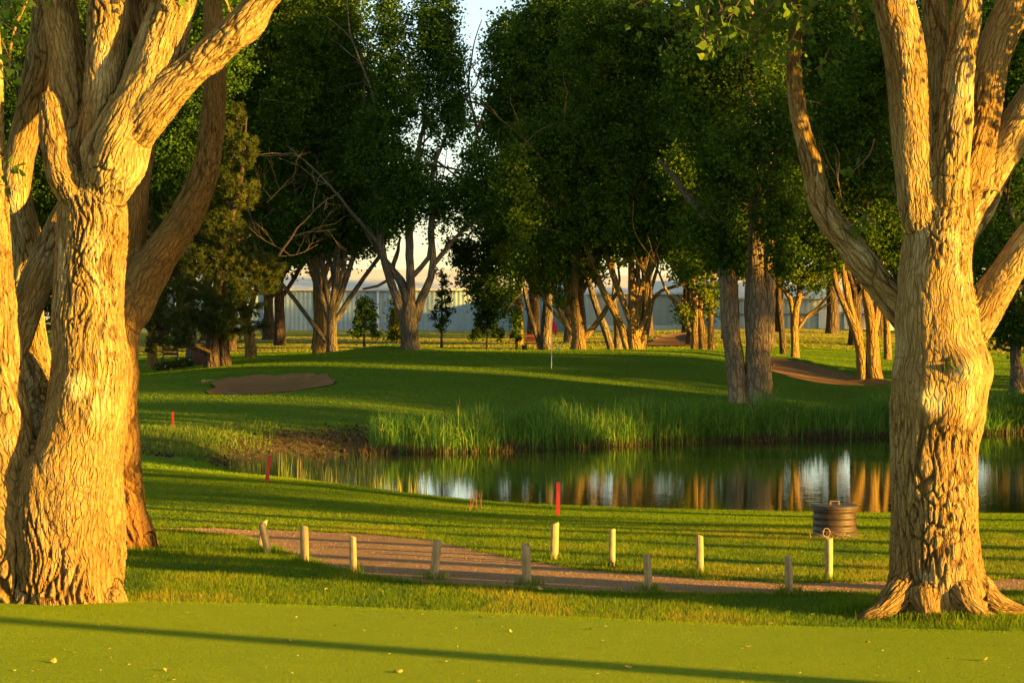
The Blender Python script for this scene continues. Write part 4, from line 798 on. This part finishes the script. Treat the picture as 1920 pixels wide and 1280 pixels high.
# generic tall cottonwoods: a far row beyond the green, and unseen shade trees added right of the pond
def generic(seed, h, lobes, leaf, bark, s, lai, bare=False):
    g = np.random.default_rng(seed); tubes = [(np.array([[0, 0, -.3], [.05, 0, 1.5], [0, .05, 3], [.1, 0, 5], [.2, .1, h*.6]]), np.array([.5, .36, .33, .26, .12]), 12)]
    for k in range(5):
        a = k*1.3+g.uniform(0, .5); z0 = g.uniform(2.2, 4.5) if not bare else g.uniform(9, 12); tt = []; twigs(tt, np.array([0, 0, z0]), np.array([math.cos(a)*.55, math.sin(a)*.55, 1.]), h*(.35 if bare else .5), .16, g, 1, 8); tubes += tt
    VV = []; QQ = []; BB = []; n0 = 0
    for ti, (P, r, n) in enumerate(tubes):
        A, q, B = tube(P, r, n, .5, ti, .08, off=ti*2.3); VV.append(A); QQ.append(q+n0); BB.append(B); n0 += len(A)
    return mesh_np('trunk', np.concatenate(VV), [np.concatenate(QQ)], [bark], attrs={'barkco': np.concatenate(BB)}), crown_me(lobes, s, lai, leaf, seed)
def crown_me(lobes, s, lai, leaf, seed):
    o = crown('crown', lobes, s, lai, leaf, None, np.zeros(3), seed, .7, .5); me = o.data; bpy.data.objects.remove(o); return me
def place(me, x, y, sc, rz, label, group, name='cottonwood_tree'):
    r = thing(name, label, 'tree', (x, y, gz(x, y)), group, rz); r.scale = (sc,)*3
    obj('trunk', me[0], r); obj('crown', me[1], r); return r
GA = generic(71, 22, [(0, 0, 8.5, 3.4, 3.4, 2.8), (1, .5, 12.5, 4, 3.8, 3.6), (-1, 0, 16.5, 3.4, 3.2, 3.5), (.5, 0, 20.5, 2.2, 2.2, 2.6)], M_leaf_b, M_bark_grey, .22, 3.2)
GB = generic(72, 24, [(0, 0, 9, 4.4, 4, 3), (1.5, .5, 13, 4.2, 3.8, 3.6), (-1.5, 0, 14, 3.8, 3.4, 3.5), (.2, 0, 19, 3.6, 3, 3.4)], M_leaf, M_bark_pale, .22, 3.2)
GD = generic(74, 24, [(0, 0, 14.5, 3.4, 3.0, 2.6), (1.5, .5, 18, 4.0, 3.6, 3.2), (-1.5, 0, 18.5, 3.6, 3.4, 3.4), (.5, 0, 22, 2.8, 2.6, 2.8)], M_leaf_b, M_bark_grey, .24, 3.2, True)
GE_ = generic(75, 23, [(0, 0, 7.6, 4.2, 3.8, 2.7), (2.6, .3, 8.6, 3.2, 3, 3), (-2.6, 0, 8.2, 3.2, 3, 3), (1.2, .5, 12.5, 4.2, 3.8, 3.6), (-1.5, 0, 13.5, 3.8, 3.4, 3.5), (.2, 0, 18.5, 3.6, 3, 3.4)], M_leaf_b, M_bark_dark, .24, 4.5)
GF = generic(76, 12, [(0, 0, 5.4, 3.2, 3.0, 2.7), (.5, 0, 8.5, 3, 3, 2.6)], M_leaf, M_bark_grey, .22, 3.2)
GC = generic(73, 22, [(0, 0, 5, 4.2, 4, 3), (2.0, .5, 8, 3.8, 3.4, 3.4), (-2, .4, 8.5, 3.8, 3.4, 3.2), (.5, 0, 13, 3.8, 3.5, 3.6), (0, 0, 18, 3, 3, 3.4)], M_leaf, M_bark_grey, .26, 3.0)
g = np.random.default_rng(91)
for px in (1000, 1070, 1210, 1290, 1470, 1550, 1386, 1640, 1700, 1780, 1860, 1950): place(GE_, (px-960)/F*180, 180+g.uniform(-5, 5), g.uniform(1.0, 1.2), g.uniform(0, 6.3), 'dark cottonwood of the farthest row, close before the long building', 'farthest row of cottonwoods')
for px in (300, 400, 500, 590): place(GE_, (px-960)/F*180, 180+g.uniform(-5, 5), g.uniform(1.0, 1.2), g.uniform(0, 6.3), 'dark cottonwood of the farthest row, close before the long building', 'farthest row of cottonwoods')
FARLAB = ['beyond the left edge of the picture', 'in the gap left of the huge left tree', 'hidden behind the main stem of the huge left tree', 'just right of the brown curved limb', 'seen through the middle of the pine', 'behind the right half of the pine', 'seen through the bare dead branches', 'behind the fan-limbed tree on the left', 
 'behind the golden fork near the flag', 'right of the golden fork near the flag', 'behind the cluster of three golden stems', 'straight behind the grey double trunk', 'just right of the grey double trunk', 'behind the stout golden tree by the right bunker', 'hidden behind the big right foreground trunk', 'right of the big foreground trunk', 'at the right edge behind the drooping foliage', 'beyond the right edge of the picture']
GG = generic(77, 16, [(0, 1.6, 7.4, 1.9, 1.6, 2.0), (0, 1.6, 9.6, 1.7, 1.5, 1.7)], M_leaf, M_bark_grey, .2, 6, True)  # unseen tree, crown set off its trunk to shade the curved limb
g = np.random.default_rng(90)
for (px, D), where in zip(((-60, 150), (60, 138), (150, 158), (250, 142), (340, 150), (430, 140), (520, 152), (600, 138), (1085, 156), (1300, 138), (1370, 158), (1440, 142), (1610, 140), (1700, 156), (1790, 142), (1880, 150), (1980, 140)), FARLAB):
    place(GE_ if not 640 < px < 930 else GB, (px-960)/F*D, D+g.uniform(-2, 2), g.uniform(.92, 1.12), g.uniform(0, 6.3), 'tall dark far-row cottonwood '+where, 'far row of cottonwoods before the building')
# unseen trees added on the right, placed to shade lawn, green and building
SHADE_TREES = [(30, 70, 'C', .62), (36, 64, 'C', .8), (28, 77.5, 'C', .5), (40, 74, 'C', .9), (33, 84, 'D', .95), (45, 60, 'B', 1), (44, 90, 'D', 1), (52, 78, 'D', 1.1), (38, 100, 'D', 1), (50, 104, 'D', 1.05), 
        (22, 46, 'C', .62), (20, 33.4, 'F', 1.0), (21, 27.6, 'F', .8), (26, 58, 'C', .6), (30, 62, 'C', .5), (12, 21.5, 'G', 1.0), (14, 27.7, 'D', .7), (15.5, 25.2, 'D', .55), (12.5, 24.7, 'D', .5), (16.5, 20.3, 'D', .7), (27, 40, 'C', .6), (24, 54, 'A', .9), (60, 112, 'D', 1.1), (64, 125, 'D', 1.1), (70, 140, 'D', 1.1), (60, 50, 'A', 1.1),
        (17.5, 11.5, 'D', .75), (33, 79.5, 'C', .55), (34, 91.6, 'C', .44), (34, 85.4, 'F', .42), (34.5, 87.6, 'F', .45), (34, 94.4, 'F', .45), (62, 200, 'C', 1.3), (75, 212, 'C', 1.4), (50, 190, 'C', 1.2), (88, 196, 'C', 1.4), (70, 180, 'C', 1.3)]
for (x, y, k, s_) in SHADE_TREES:
    place({'A': GA, 'B': GB, 'C': GC, 'D': GD, 'F': GF, 'G': GG}[k], x, y, s_, g.uniform(0, 6.3) if k != 'G' else 0, 'leafy cottonwood added for its shade right of the pond, out of view', 'shade cottonwoods added right of the pond')

for (x, y, k, s_) in [(-31, 92, 'B', 1.0), (-38, 80, 'A', 1.0), (-30, 112, 'B', 1.05), (-44, 98, 'A', 1.1), (-50, 118, 'B', 1.1), (-26, 128, 'A', 1.0)]:
    place({'A': GA, 'B': GB}[k], x, y, s_, g.uniform(0, 6.3), 'leafy cottonwood standing left of the pond, out of view', 'cottonwoods left of the pond')

# ------------------------------------------------------------------ buildings beyond
def building(label, px0, px1, D0, D1, ytop, ybase, ridge, wallm, roofm, rib, part_extra=None, depth=30):
    x0 = (px0-960)/F*D0; x1 = (px1-960)/F*D1; zb = min(gz(x0, D0), gz(x1, D1))-.3; zt = HC-(ytop-HY)/F*D0
    A = np.array([x0, D0]); B = np.array([x1, D1]); u = (B-A)/np.linalg.norm(B-A); nrm = np.array([u[1], -u[0]]); L = np.linalg.norm(B-A); loc = np.array([*(A+B)/2, zb])
    root = thing('warehouse', label, 'building', loc); P3 = lambda s, off, z: np.array([*(A+u*s+nrm*off), z])-loc
    n = int(L/rib)*4; s = np.linspace(0, L, n+1); off = np.array([0, 0, .035, .035])[np.arange(n+1) % 4]
    V = np.array([P3(a, o_, z) for z in (zb, zt) for a, o_ in zip(s, off)]); q = np.arange(n); mb = MB(); mb.add(V, np.stack([q, q+1, q+n+2, q+n+1], 1))
    back = [P3(0, 0, zb), P3(L, 0, zb), P3(L, -depth, zb), P3(0, -depth, zb), P3(0, 0, zt), P3(L, 0, zt), P3(L, -depth, zt), P3(0, -depth, zt)]
    mb.add(back, [[1, 2, 6, 5], [2, 3, 7, 6], [3, 0, 4, 7]]); obj('wall', mb.mesh('wall', wallm), root)
    zr = zt+ridge; mb = MB(); e = .5; f_ = [P3(-e, e, zt+.02), P3(L+e, e, zt+.02), P3(L+e, -depth/2, zr), P3(-e, -depth/2, zr), P3(L+e, -depth-e, zt+.02), P3(-e, -depth-e, zt+.02)]
    f2 = [v-[0, 0, .25] for v in f_]; mb.add(f_+f2, [[0, 1, 2, 3], [3, 2, 4, 5], [0, 6, 7, 1], [7, 6, 9, 8], [8, 9, 11, 10], [1, 7, 8, 2], [2, 8, 10, 4], [0, 3, 9, 6], [3, 5, 11, 9], [4, 10, 11, 5]])
    obj('roof', mb.mesh('roof', roofm), root)
    if part_extra: part_extra(root, P3, L, zb, zt)
    return root
M_blue = plain('blue_metal', (.27, .38, .47), .5, .12, 2); M_pale = plain('pale_metal', (.42, .44, .42), .5, .08, 2); M_roof = plain('roof_metal', (.70, .68, .70), .5, .08, 1); M_white = plain('white_paint', (.75, .74, .70), .5, .06, 5)
M_dkblue = plain('slate_trim', (.14, .17, .2), .6, .1, 3)
def ex_blue(root, P3, L, zb, zt):
    for px in (496, 707, 596, 1092, 330):
        s = (px-100)/995*L; mb = MB(); a = P3(s, .25, zb); mb.box(-.12, .12, -.1, .1, 0, zt-zb, c=a); obj('downpipe', mb.mesh('downpipe', M_white), root)
building('long blue corrugated metal building behind the central trees', 100, 1098, 262, 262, 541, 620, 2.4, M_blue, M_roof, .48, ex_blue)
def ex_pale(root, P3, L, zb, zt):
    mb = MB(); a = P3(0, .4, zb); b = P3(L, .4, zb); mb.add([a, b, b+[0, 0, .9], a+[0, 0, .9]], [[0, 1, 2, 3]]); obj('plinth', mb.mesh('plinth', M_white), root)
building('pale grey metal building directly behind the fan-limbed tree', 1102, 1345, 250, 250, 548, 620, 2.0, M_pale, M_roof, .8, ex_pale)
def ex_door(root, P3, L, zb, zt):
    s = L*(1562-1350)/(1720-1350); mb = MB(); mb.box(-.55, .55, -.08, .08, 0, (zt-zb)*.55, c=P3(s-.9, .15, zb+.4)); obj('door', mb.mesh('door', M_white), root)
    mb = MB(); mb.box(-.12, .12, -.1, .1, 0, (zt-zb)*.6, c=P3(s+1.2, .15, zb)); obj('post', mb.mesh('post', M_white), root)
    mb = MB(); a = P3(0, .14, zb+(zt-zb)*.5); b = P3(L, .14, zb+(zt-zb)*.5); mb.add([a, b, b+[0, 0, .18], a+[0, 0, .18]], [[0, 1, 2, 3]]); obj('wall_band', mb.mesh('wall_band', M_dkblue), root)
building('pale ribbed building with a white door behind the bright right lawn', 1350, 1720, 240, 240, 556, 616, 3.0, plain('pale_blue_metal', (.38, .44, .46), .5, .1, 2), M_roof, .62, ex_door)

# ------------------------------------------------------------------ small objects
def wood_mat():
    m, nt, p = mat('post_wood'); tc = N(nt, 'ShaderNodeTexCoord').outputs['Object']
    f = noise(nt, mapping(nt, tc, (30, 30, 3)), 1, 4, .7); f2 = noise(nt, tc, 5, 3)
    col = ramp(nt, math_(nt, 'ADD', math_(nt, 'MULTIPLY', f, .6), math_(nt, 'MULTIPLY', f2, .4)), [(.35, (.22, .15, .07)), (.55, (.40, .30, .15)), (.7, (.50, .39, .20))])
    nt.links.new(col, p.inputs['Base Color']); p.inputs['Roughness'].default_value = .8; nt.links.new(bump(nt, f, .6, .01), p.inputs['Normal']); return m
M_post = wood_mat(); M_postend = plain('post_end', (.36, .28, .17), .9, .3, 60)
POSTS = [(488, 1034, 496, 975, 11, 'pale wooden post hidden behind the leftmost leaning post', .6),
 (504, 1040, 491, 981, 14, 'leftmost pale wooden post, leaning to the left beside the path', 0),
 (572, 1055, 570, 986, 15, 'pale sunlit wooden post, second cluster-free post from the left on the near path edge', 0),
 (663, 1074, 661, 1005, 13, 'thin shaded split wooden post in front of the path', 0),
 (812, 1086, 821, 1012, 17, 'shaded wooden post tilted to the right in front of the path', 0),
 (988, 1098, 986, 1020, 18, 'thickest shaded wooden post at the near path edge', 0),
 (1039, 1049, 1041, 980, 15, 'rounded-top pale post on the far side of the path, below the red stake', 0),
 (1147, 1063, 1148, 992, 12, 'slim pale post beyond the path with its lower half in shade', 0),
 (1217, 1109, 1213, 1040, 14, 'shaded wooden post at the near path edge leaning slightly left', 0),
 (1313, 1076, 1312, 1003, 13, 'slim sunlit post on the grass beyond the path', 0),
 (1480, 1113, 1478, 1042, 15, 'sunlit wooden post at the near path edge, rightmost of that side', 0),
 (1554, 1087, 1555, 1008, 15, 'sunlit wooden post in front of the black corrugated drum', 0)]
def post_mesh(r, h, seed):
    gg = np.random.default_rng(seed); prof = [(r*1.0, -.25), (r*1.02, 0), (r*.99, h*.3), (r*1.01, h*.65), (r*.98, h-.02), (r*.93, h-.005), (r*.80, h)]
    n = 18; V = []
    for R_, z in prof:
        for k in range(n): a = 2*math.pi*k/n; rr = R_*(1+.05*math.sin(a*2+seed)+.03*math.sin(a*5+seed*2+z*3)); V.append([rr*math.cos(a), rr*math.sin(a), z+(gg.normal(0, .002) if z > h-.01 else 0)+(.012*math.cos(a+seed) if z > h*.9 else 0)])
    Fq = [[i*n+k, i*n+(k+1) % n, (i+1)*n+(k+1) % n, (i+1)*n+k] for i in range(len(prof)-1) for k in range(n)]
    mb = MB().add(V, Fq); mb.add(V[-n:], [list(range(n))]); return mb.mesh('post', M_post, False)
for i, (bx, by, tx, ty, wd, lab, dd) in enumerate(POSTS):
    B = ground(bx, by); B[1] += dd; B[0] *= B[1]/(B[1]-dd); B[2] = gz(B[0], B[1]); Tp = W(tx, ty, B[1]); h = Tp[2]-B[2]
    o = obj('wooden_post', post_mesh(wd/2*B[1]/F, h, i)); o.location = B; o.rotation_euler = (R(random.uniform(-2, 2)), math.atan2(Tp[0]-B[0], h), 0)
    tag(o, lab, 'post', 'short wooden posts along the cart path')
# tufts at the post feet
q = []; 
for p_ in POSTS:
    B = ground(p_[0], p_[1]); q.append(np.array([B[0], B[1]])+rng.normal(0, .09, (160, 2)))
gg = ground(1600, 1140); q.append(np.array([3.55, 24.9])+rng.normal(0, .14, (900, 2))*[1.3, 1]); q.append(np.array([4.5, 24.1])+rng.normal(0, .2, (900, 2))*[1.5, .4]); q.append(np.array([-4.3, 31.0])+rng.normal(0, .25, (600, 2))*[1.5, .4])
q = np.concatenate(q); tag(obj('grass_tufts', blades('grass_tufts', on(q[:, 0], q[:, 1]), .05+.09*rng.random(len(q)), .009, M_blade, .4, 3, rng.random(len(q))*.7)), kind='stuff', label='long grass tufts around the post feet and tree roots', cat='grass')

# loose grit on the path
k = rng.integers(0, len(NE), 60000); t = rng.random(60000)[:, None]; q = NE[k]*(1-t)+FE[k]*t+rng.normal(0, .03, (60000, 2))
tag(obj('path_grit', blades('path_grit', on(q[:, 0], q[:, 1], .006), .012*rng.uniform(.5, 1.2, len(q)), .016, leaf_mat('grit', (.16, .10, .06), (.34, .22, .13), (.55, .38, .24), 0), .6, 1)), kind='stuff', label='loose reddish grit covering the cart path', cat='grit')
# corrugated drum
B = ground(1571, 1008); B[1] += .33; B[2] = gz(B[0], B[1]); dr = thing('drainage_drum', 'black corrugated plastic drum with a flat lid on the lawn by the pond', 'drum', B)
M_drum = plain('drum_plastic', (.05, .028, .014), .55, .5, 8, 0, .1)
r0 = 43/F*33.3; prof = []; H_ = .39
for k in range(49): z = k/48*H_; prof.append((r0*(.965+.022*math.cos(z/H_*2*math.pi*4.2)), z-.05 if k == 0 else z))
obj('drum_wall', MB().lathe(prof, 48).mesh('drum_wall', M_drum, True), dr)
lid = obj('lid', MB().lathe([(r0*1.03, H_), (r0*1.05, H_+.005), (r0*1.05, H_+.045), (r0*1.02, H_+.055)], 48).mesh('lid', M_drum), dr)
hm = MB(); hm.box(-.07, -.05, -.02, .02, H_+.05, H_+.10); hm.box(.05, .07, -.02, .02, H_+.05, H_+.10); hm.box(-.07, .07, -.02, .02, H_+.098, H_+.112); obj('handle', hm.mesh('handle', plain('rusty_steel', (.22, .13, .07), .7)), lid)
# dry vine in front of the drum
B = ground(1560, 1010); vm = MB(); gg = np.random.default_rng(3)
for k in range(9):
    x = gg.uniform(-.35, .25); vm.tube([[x, 0, 0], [x+gg.uniform(-.05, .1), -.03, gg.uniform(.05, .14)], [x+gg.uniform(.05, .3), gg.uniform(-.05, .03), gg.uniform(.01, .06)]], [.006, .005, .003], 5)
a = np.linspace(0, 6.2, 12); vm.tube(np.stack([-.08+.05*np.cos(a), a*0-.03, .09+.06*np.sin(a)], 1), .006, 5)
tag(obj('dry_vine', vm.mesh('dry_vine', M_twig_pale, True), loc=B), 'tangle of dry vine stems at the foot of the black drum', 'vine')

M_red = plain('red_paint', (.26, .01, .008), .5, .15, 10); M_redo = plain('orange_red_paint', (.55, .04, .012), .5, .12, 10)
def stake(bx, by, tx, ty, wpx, mt, lab):
    B = ground(bx, by); Tp = W(tx, ty, B[1]); h = Tp[2]-B[2]; r_ = wpx/2*B[1]/F; mb = MB(); mb.box(-r_, r_, -r_*.6, r_*.6, -.1, h-.015)
    mb.add([[-r_, -r_*.6, h-.015], [r_, -r_*.6, h-.015], [r_, r_*.6, h-.015], [-r_, r_*.6, h-.015], [-r_*.5, 0, h], [r_*.5, 0, h]], [[0, 1, 5, 4], [2, 3, 4, 5]], [[1, 2, 5], [3, 0, 4]])
    o = obj('hazard_stake', mb.mesh('stake', mt), loc=B); o.rotation_euler = (0, math.atan2(Tp[0]-B[0], h), 0); tag(o, lab, 'stake', 'red hazard stakes around the pond')
stake(324, 803, 324, 771, 3.6, M_red, 'dark red stake upright in the shaded grass left of the pond')
stake(500, 905, 506, 853, 7, M_redo, 'bright orange-red stake leaning right at the inlet edge')
stake(1046, 966, 1047, 903, 7, M_red, 'deep red stake standing straight at the near pond edge')
# flagstick
B = ground(1034, 691, 70); fs = thing('flagstick', 'thin white flagstick with a red flag on the far green', 'flagstick', B); Hf = W(1036, 577, B[1])[2]-B[2]
pm = MB(); pm.tube([[0, 0, 0], [.01, 0, Hf*.5], [.03, 0, Hf]], [.016, .014, .012], 8); obj('pole', pm.mesh('pole', M_white, True), fs)
fv = []; nxs = 9
for i in range(nxs):
    for j in range(7):
        u, v = i/(nxs-1), j/6; fv.append([.03+.20*u*(1-.25*v), .06*math.sin(u*5+v*2), Hf-.42-.48*v-.26*u*(1-v*.3)+.02*math.sin(u*6)])
Fq = [[i*7+j, (i+1)*7+j, (i+1)*7+j+1, i*7+j+1] for i in range(nxs-1) for j in range(6)]
fm = MB().add(np.array(fv), Fq); obj('flag', fm.mesh('flag', plain('flag_red', (.80, .02, .035), .7, .08), True), fs)
# benches, box, tee marker
M_bench = plain('bench_red', (.10, .022, .018), .6, .2, 10)
def bench(px, D, w_, label, seatdir=1):
    x = (px-960)/F*D; z = gz(x, D); o = thing('bench', label, 'bench', (x, D, z)); a = MB()
    for k in range(2): a.box(-w_/2, w_/2, .20, .235, .50+k*.20, .64+k*.20)
    obj('backrest', a.mesh('backrest', M_bench), o); s = MB()
    for k in range(3): s.box(-w_/2, w_/2, -.22+k*.14, -.11+k*.14, .40, .44)
    obj('seat', s.mesh('seat', M_bench), o)
    for sx in (-1, 1):
        for y0, h_ in ((-.2, .40), (.19, .90)):
            l = MB(); l.box(sx*(w_/2+.005)-.03, sx*(w_/2+.005)+.03, y0, y0+.06, -.05, h_); obj('leg', l.mesh('leg', M_bench), o)
        ar = MB(); ar.box(sx*(w_/2+.005)-.035, sx*(w_/2+.005)+.035, -.24, .18, .60, .63); obj('armrest', ar.mesh('armrest', M_bench), o)
    return o
bench(318, 108, .64, 'dark red wooden bench among shrubs at the left, between two trunks')
bench(997, 112, .50, 'dark red wooden bench beside the flag on the far side of the green')
def rbox(px, D, w_, h_, label):
    x = (px-960)/F*D; z = gz(x, D); o = thing('litter_box', label, 'box', (x, D, z)); b = MB(); b.box(-w_/2, w_/2, -.2, .2, -.05, h_*.88); obj('box_body', b.mesh('box_body', M_bench), o)
    l = MB(); l.add([[-w_/2-.03, -.25, h_], [w_/2+.08, -.25, h_*.86], [w_/2+.08, .25, h_*.86], [-w_/2-.03, .25, h_], [-w_/2-.03, -.25, h_+.05], [w_/2+.08, -.25, h_*.86+.05], [w_/2+.08, .25, h_*.86+.05], [-w_/2-.03, .25, h_+.05]], [[3, 2, 1, 0], [4, 5, 6, 7], [0, 1, 5, 4], [1, 2, 6, 5], [2, 3, 7, 6], [3, 0, 4, 7]]); obj('lid', l.mesh('lid', M_bench), o)
rbox(377, 104.3, .32, .98, 'tall dark red wooden box with a sloping lid beside the grey trunk')
rbox(1011, 112.5, .26, .45, 'low reddish wooden box at the right end of the central bench')
B = ground(982, 654, 98); o = MB().lathe([(.05, 0), (.07, .02), (.10, .2), (.115, .22)], 14).mesh('cup', M_bench)
x = (982-960)/F*108; tag(obj('litter_pot', o, loc=(x, 108, gz(x, 108)+.02)), 'small dark red pot on the crest left of the central bench', 'pot')
x = (1048-960)/F*104; tm = MB().lathe([(.05, 0), (.07, .03), (.07, .10), (.05, .14), (.02, .155)], 12).mesh('marker', M_white); tag(obj('tee_marker', tm, loc=(x, 104, gz(x, 104))), 'small white marker on the green crest just right of the flag', 'marker')
# shrubs with white flowers near the left bench
for i, (px, py, w_, h_, lab) in enumerate(((318, 696, 16, 14, 'low dark spiky shrub in front of the left bench'), (346, 688, 14, 20, 'dark shrub with white flowers between the bench and the grey trunk'), (300, 692, 10, 8, 'lowest dark shrub at the left of the flower bed'))):
    D = 103.5; x = (px-960)/F*D; z = gz(x, D); o = thing('shrub', lab, 'shrub', (x, D, z), 'shrubs by the left bench'); n = 500; rr = np.random.default_rng(i)
    P = np.column_stack([rr.normal(0, w_*D/F*.45, n), rr.normal(0, .2, n), rr.uniform(0, h_*D/F*.6, n)]); me = blades('foliage', P, rr.uniform(.08, .28, n), .05, M_needle, .8, 2, rr.random(n)*.3); obj('foliage', me, o)
    for k in range(4): obj('flower', MB().lathe([(.01, 0), (.04, .02), (.03, .05)], 6, (rr.normal(0, w_*D/F*.5), -.3, rr.uniform(0, h_*D/F*.8))).mesh('flower', M_white), o)
# specks of litter on the near green and rough
x, y = fanpts(900, 19, 33, -300, 2300); n = len(x); m = sdf(PATH, x, y) > -.3; x, y = x[m], y[m]; n = len(x); z = np.where(y < green_edge_y(x), .058, .035)
C_ = np.column_stack([x, y, z]); V, k = leaf_verts(C_, .035, 'far', np.random.default_rng(4)); V[..., 2] = np.maximum(V[..., 2]*.3+z[:, None]*.7, z[:, None]-.004)
tag(obj('turf_litter', mesh_np('turf_litter', V.reshape(-1, 3), [np.arange(n*k).reshape(n, k)], [leaf_mat('speck', (.10, .06, .02), (.30, .22, .08), (.5, .42, .22), .1)], smooth=False, attrs={'tint': np.repeat(rng.random(n), k)})), kind='stuff', label='tiny specks of dry leaf and bark scattered over the near turf', cat='litter')
# bunker rakes
def rake(px, py, label, mt, L=.9, rz=0.2):
    B = ground(px, py, 60); B[2] += .04; o = thing('bunker_rake', label, 'rake', B, None, rz); a = MB().tube([[0, 0, .03], [L*.5, 0, .05], [L, 0, .03]], .018, 6); obj('handle', a.mesh('handle', mt, True), o)
    b = MB(); b.box(-.03, .03, -.25, .25, 0, .05)
    for k in range(8): b.box(-.01, .01, -.24+k*.066, -.225+k*.066, -.06, 0)
    obj('rake_head', b.mesh('rake_head', mt), o)
rake(384, 720, 'pale rake lying at the left tip of the left bunker', M_twig_pale, .35, -.3)
rake(1447, 686, 'dark rake lying in the right bunker beside the double trunk', M_bench, .45, .3)
# blackbird
B = ground(318, 861, 40); bd = thing('blackbird', 'small black bird standing on the lawn left of the inlet', 'bird', B, None, R(200)); bm = MB()
V, Q, _ = tube(np.array([[-.15, 0, .07], [-.08, 0, .075], [-.03, 0, .085], [.02, 0, .10], [.06, 0, .125], [.085, 0, .15], [.11, 0, .157], [.145, 0, .150]]), np.array([.006, .015, .032, .042, .036, .024, .022, .002]), 12, .01); bm.add(V, Q)
M_bird = plain('bird_black', (.012, .012, .014), .45); obj('body', bm.mesh('body', M_bird, True), bd)
for sy in (-1, 1):
    l = MB().tube([[.01, sy*.015, .07], [.0, sy*.018, .03], [.008, sy*.018, 0]], .004, 5); l.tube([[.0, sy*.018, .002], [.03, sy*.02, .002]], .003, 4); obj('leg', l.mesh('leg', M_bird, True), bd)
    wv_ = MB().tube([[-.11, sy*.02, .08], [-.05, sy*.036, .09], [.02, sy*.040, .105], [.05, sy*.03, .12]], [.004, .012, .014, .005], 8); obj('wing', wv_.mesh('wing', M_bird, True), bd)
# dry weed stalks by the near pond bank
for i, (px, py, top) in enumerate(((882, 956, 914), (892, 956, 912), (902, 955, 916))):
    B = ground(px, py, 40); h_ = (py-top)*B[1]/F; mb = MB(); gg = np.random.default_rng(i)
    for k in range(4): a = gg.normal(0, .05, 2); mb.tube([[0, 0, -.03], [a[0], a[1], h_*.5], [a[0]*1.6, a[1]*1.5, h_*gg.uniform(.75, 1)]], [.005, .004, .002], 5)
    tag(obj('weed_stalk', mb.mesh('weed_stalk', plain('dry_stalk', (.30, .14, .07), .9), True), loc=B), ['leftmost', 'middle', 'rightmost'][i]+' of three reddish dry weeds at the near pond edge', 'weed', 'dry reddish weeds at the pond edge')
# fallen leaves and a few twigs on the green and rough
M_fl = plain('fallen_leaf', (.50, .34, .08), .7, .3, 30); gg = np.random.default_rng(17)
lm = []
for k in range(3):
    V = []; n = 10
    for j in range(n): a = 2*math.pi*j/n; V.append([(.045+.012*(math.cos(a) > .8))*math.cos(a), .034*math.sin(a), .012+.012*math.sin(a*2+k)])
    V.append([0, 0, .004]); V += [[.05, 0, .012], [.09, .004, .008], [.09, -.004, .008]]
    lm.append(MB().add(V, [[j, (j+1) % n, n] for j in range(n)]+[[n+1, n+2, n+3]]).mesh('fallen_leaf', M_fl))
spots = [(268, 1194, 'on the green below the left end of the lip'), (315, 1269, 'at the bottom edge of the picture, left of centre'), (100, 1253, 'in the lower left corner of the green'), (958, 1195, 'on the green below the thickest post'), (1401, 1223, 'on the green below the shaded leaning post, nearest the camera side'), (1180, 1262, 'at the bottom centre right of the green'), (1628, 1214, 'on the green just below the left root of the right tree'), (1845, 1250, 'in the lower right corner of the green'),
 (1110, 1190, 'on the green between the centre and the right tree'), (540, 1213, 'on the green between the two shadow ends at the left'), (745, 1272, 'at the bottom edge, nearly central'), (272, 1058, 'in the rough just right of the brown trunk'), (612, 1110, 'in the rough below the thin split post'), (905, 1168, 'in the rough at the lip of the green, centre'), (1297, 1127, 'in the rough below the slim post beyond the path'), (1425, 1072, 'in the grass beyond the path, left of the drum'), (1565, 1092, 'at the foot of the post by the drum'), (1015, 1110, 'beside the foot of the thickest post')]
for i, (px, py, wh) in enumerate(spots):
    B = ground(px, py); B[2] += .055 if py > 1150 else .03; o = obj('fallen_leaf', lm[i % 3], loc=B); o.rotation_euler = (gg.uniform(-.4, .4), gg.uniform(-.4, .4), gg.uniform(0, 6)); s_ = gg.uniform(.5, .95); o.scale = (s_, s_, s_)
    tag(o, 'small dry yellow leaf '+wh, 'leaf', 'fallen yellow leaves on the near grass')
bpy.context.view_layer.update()
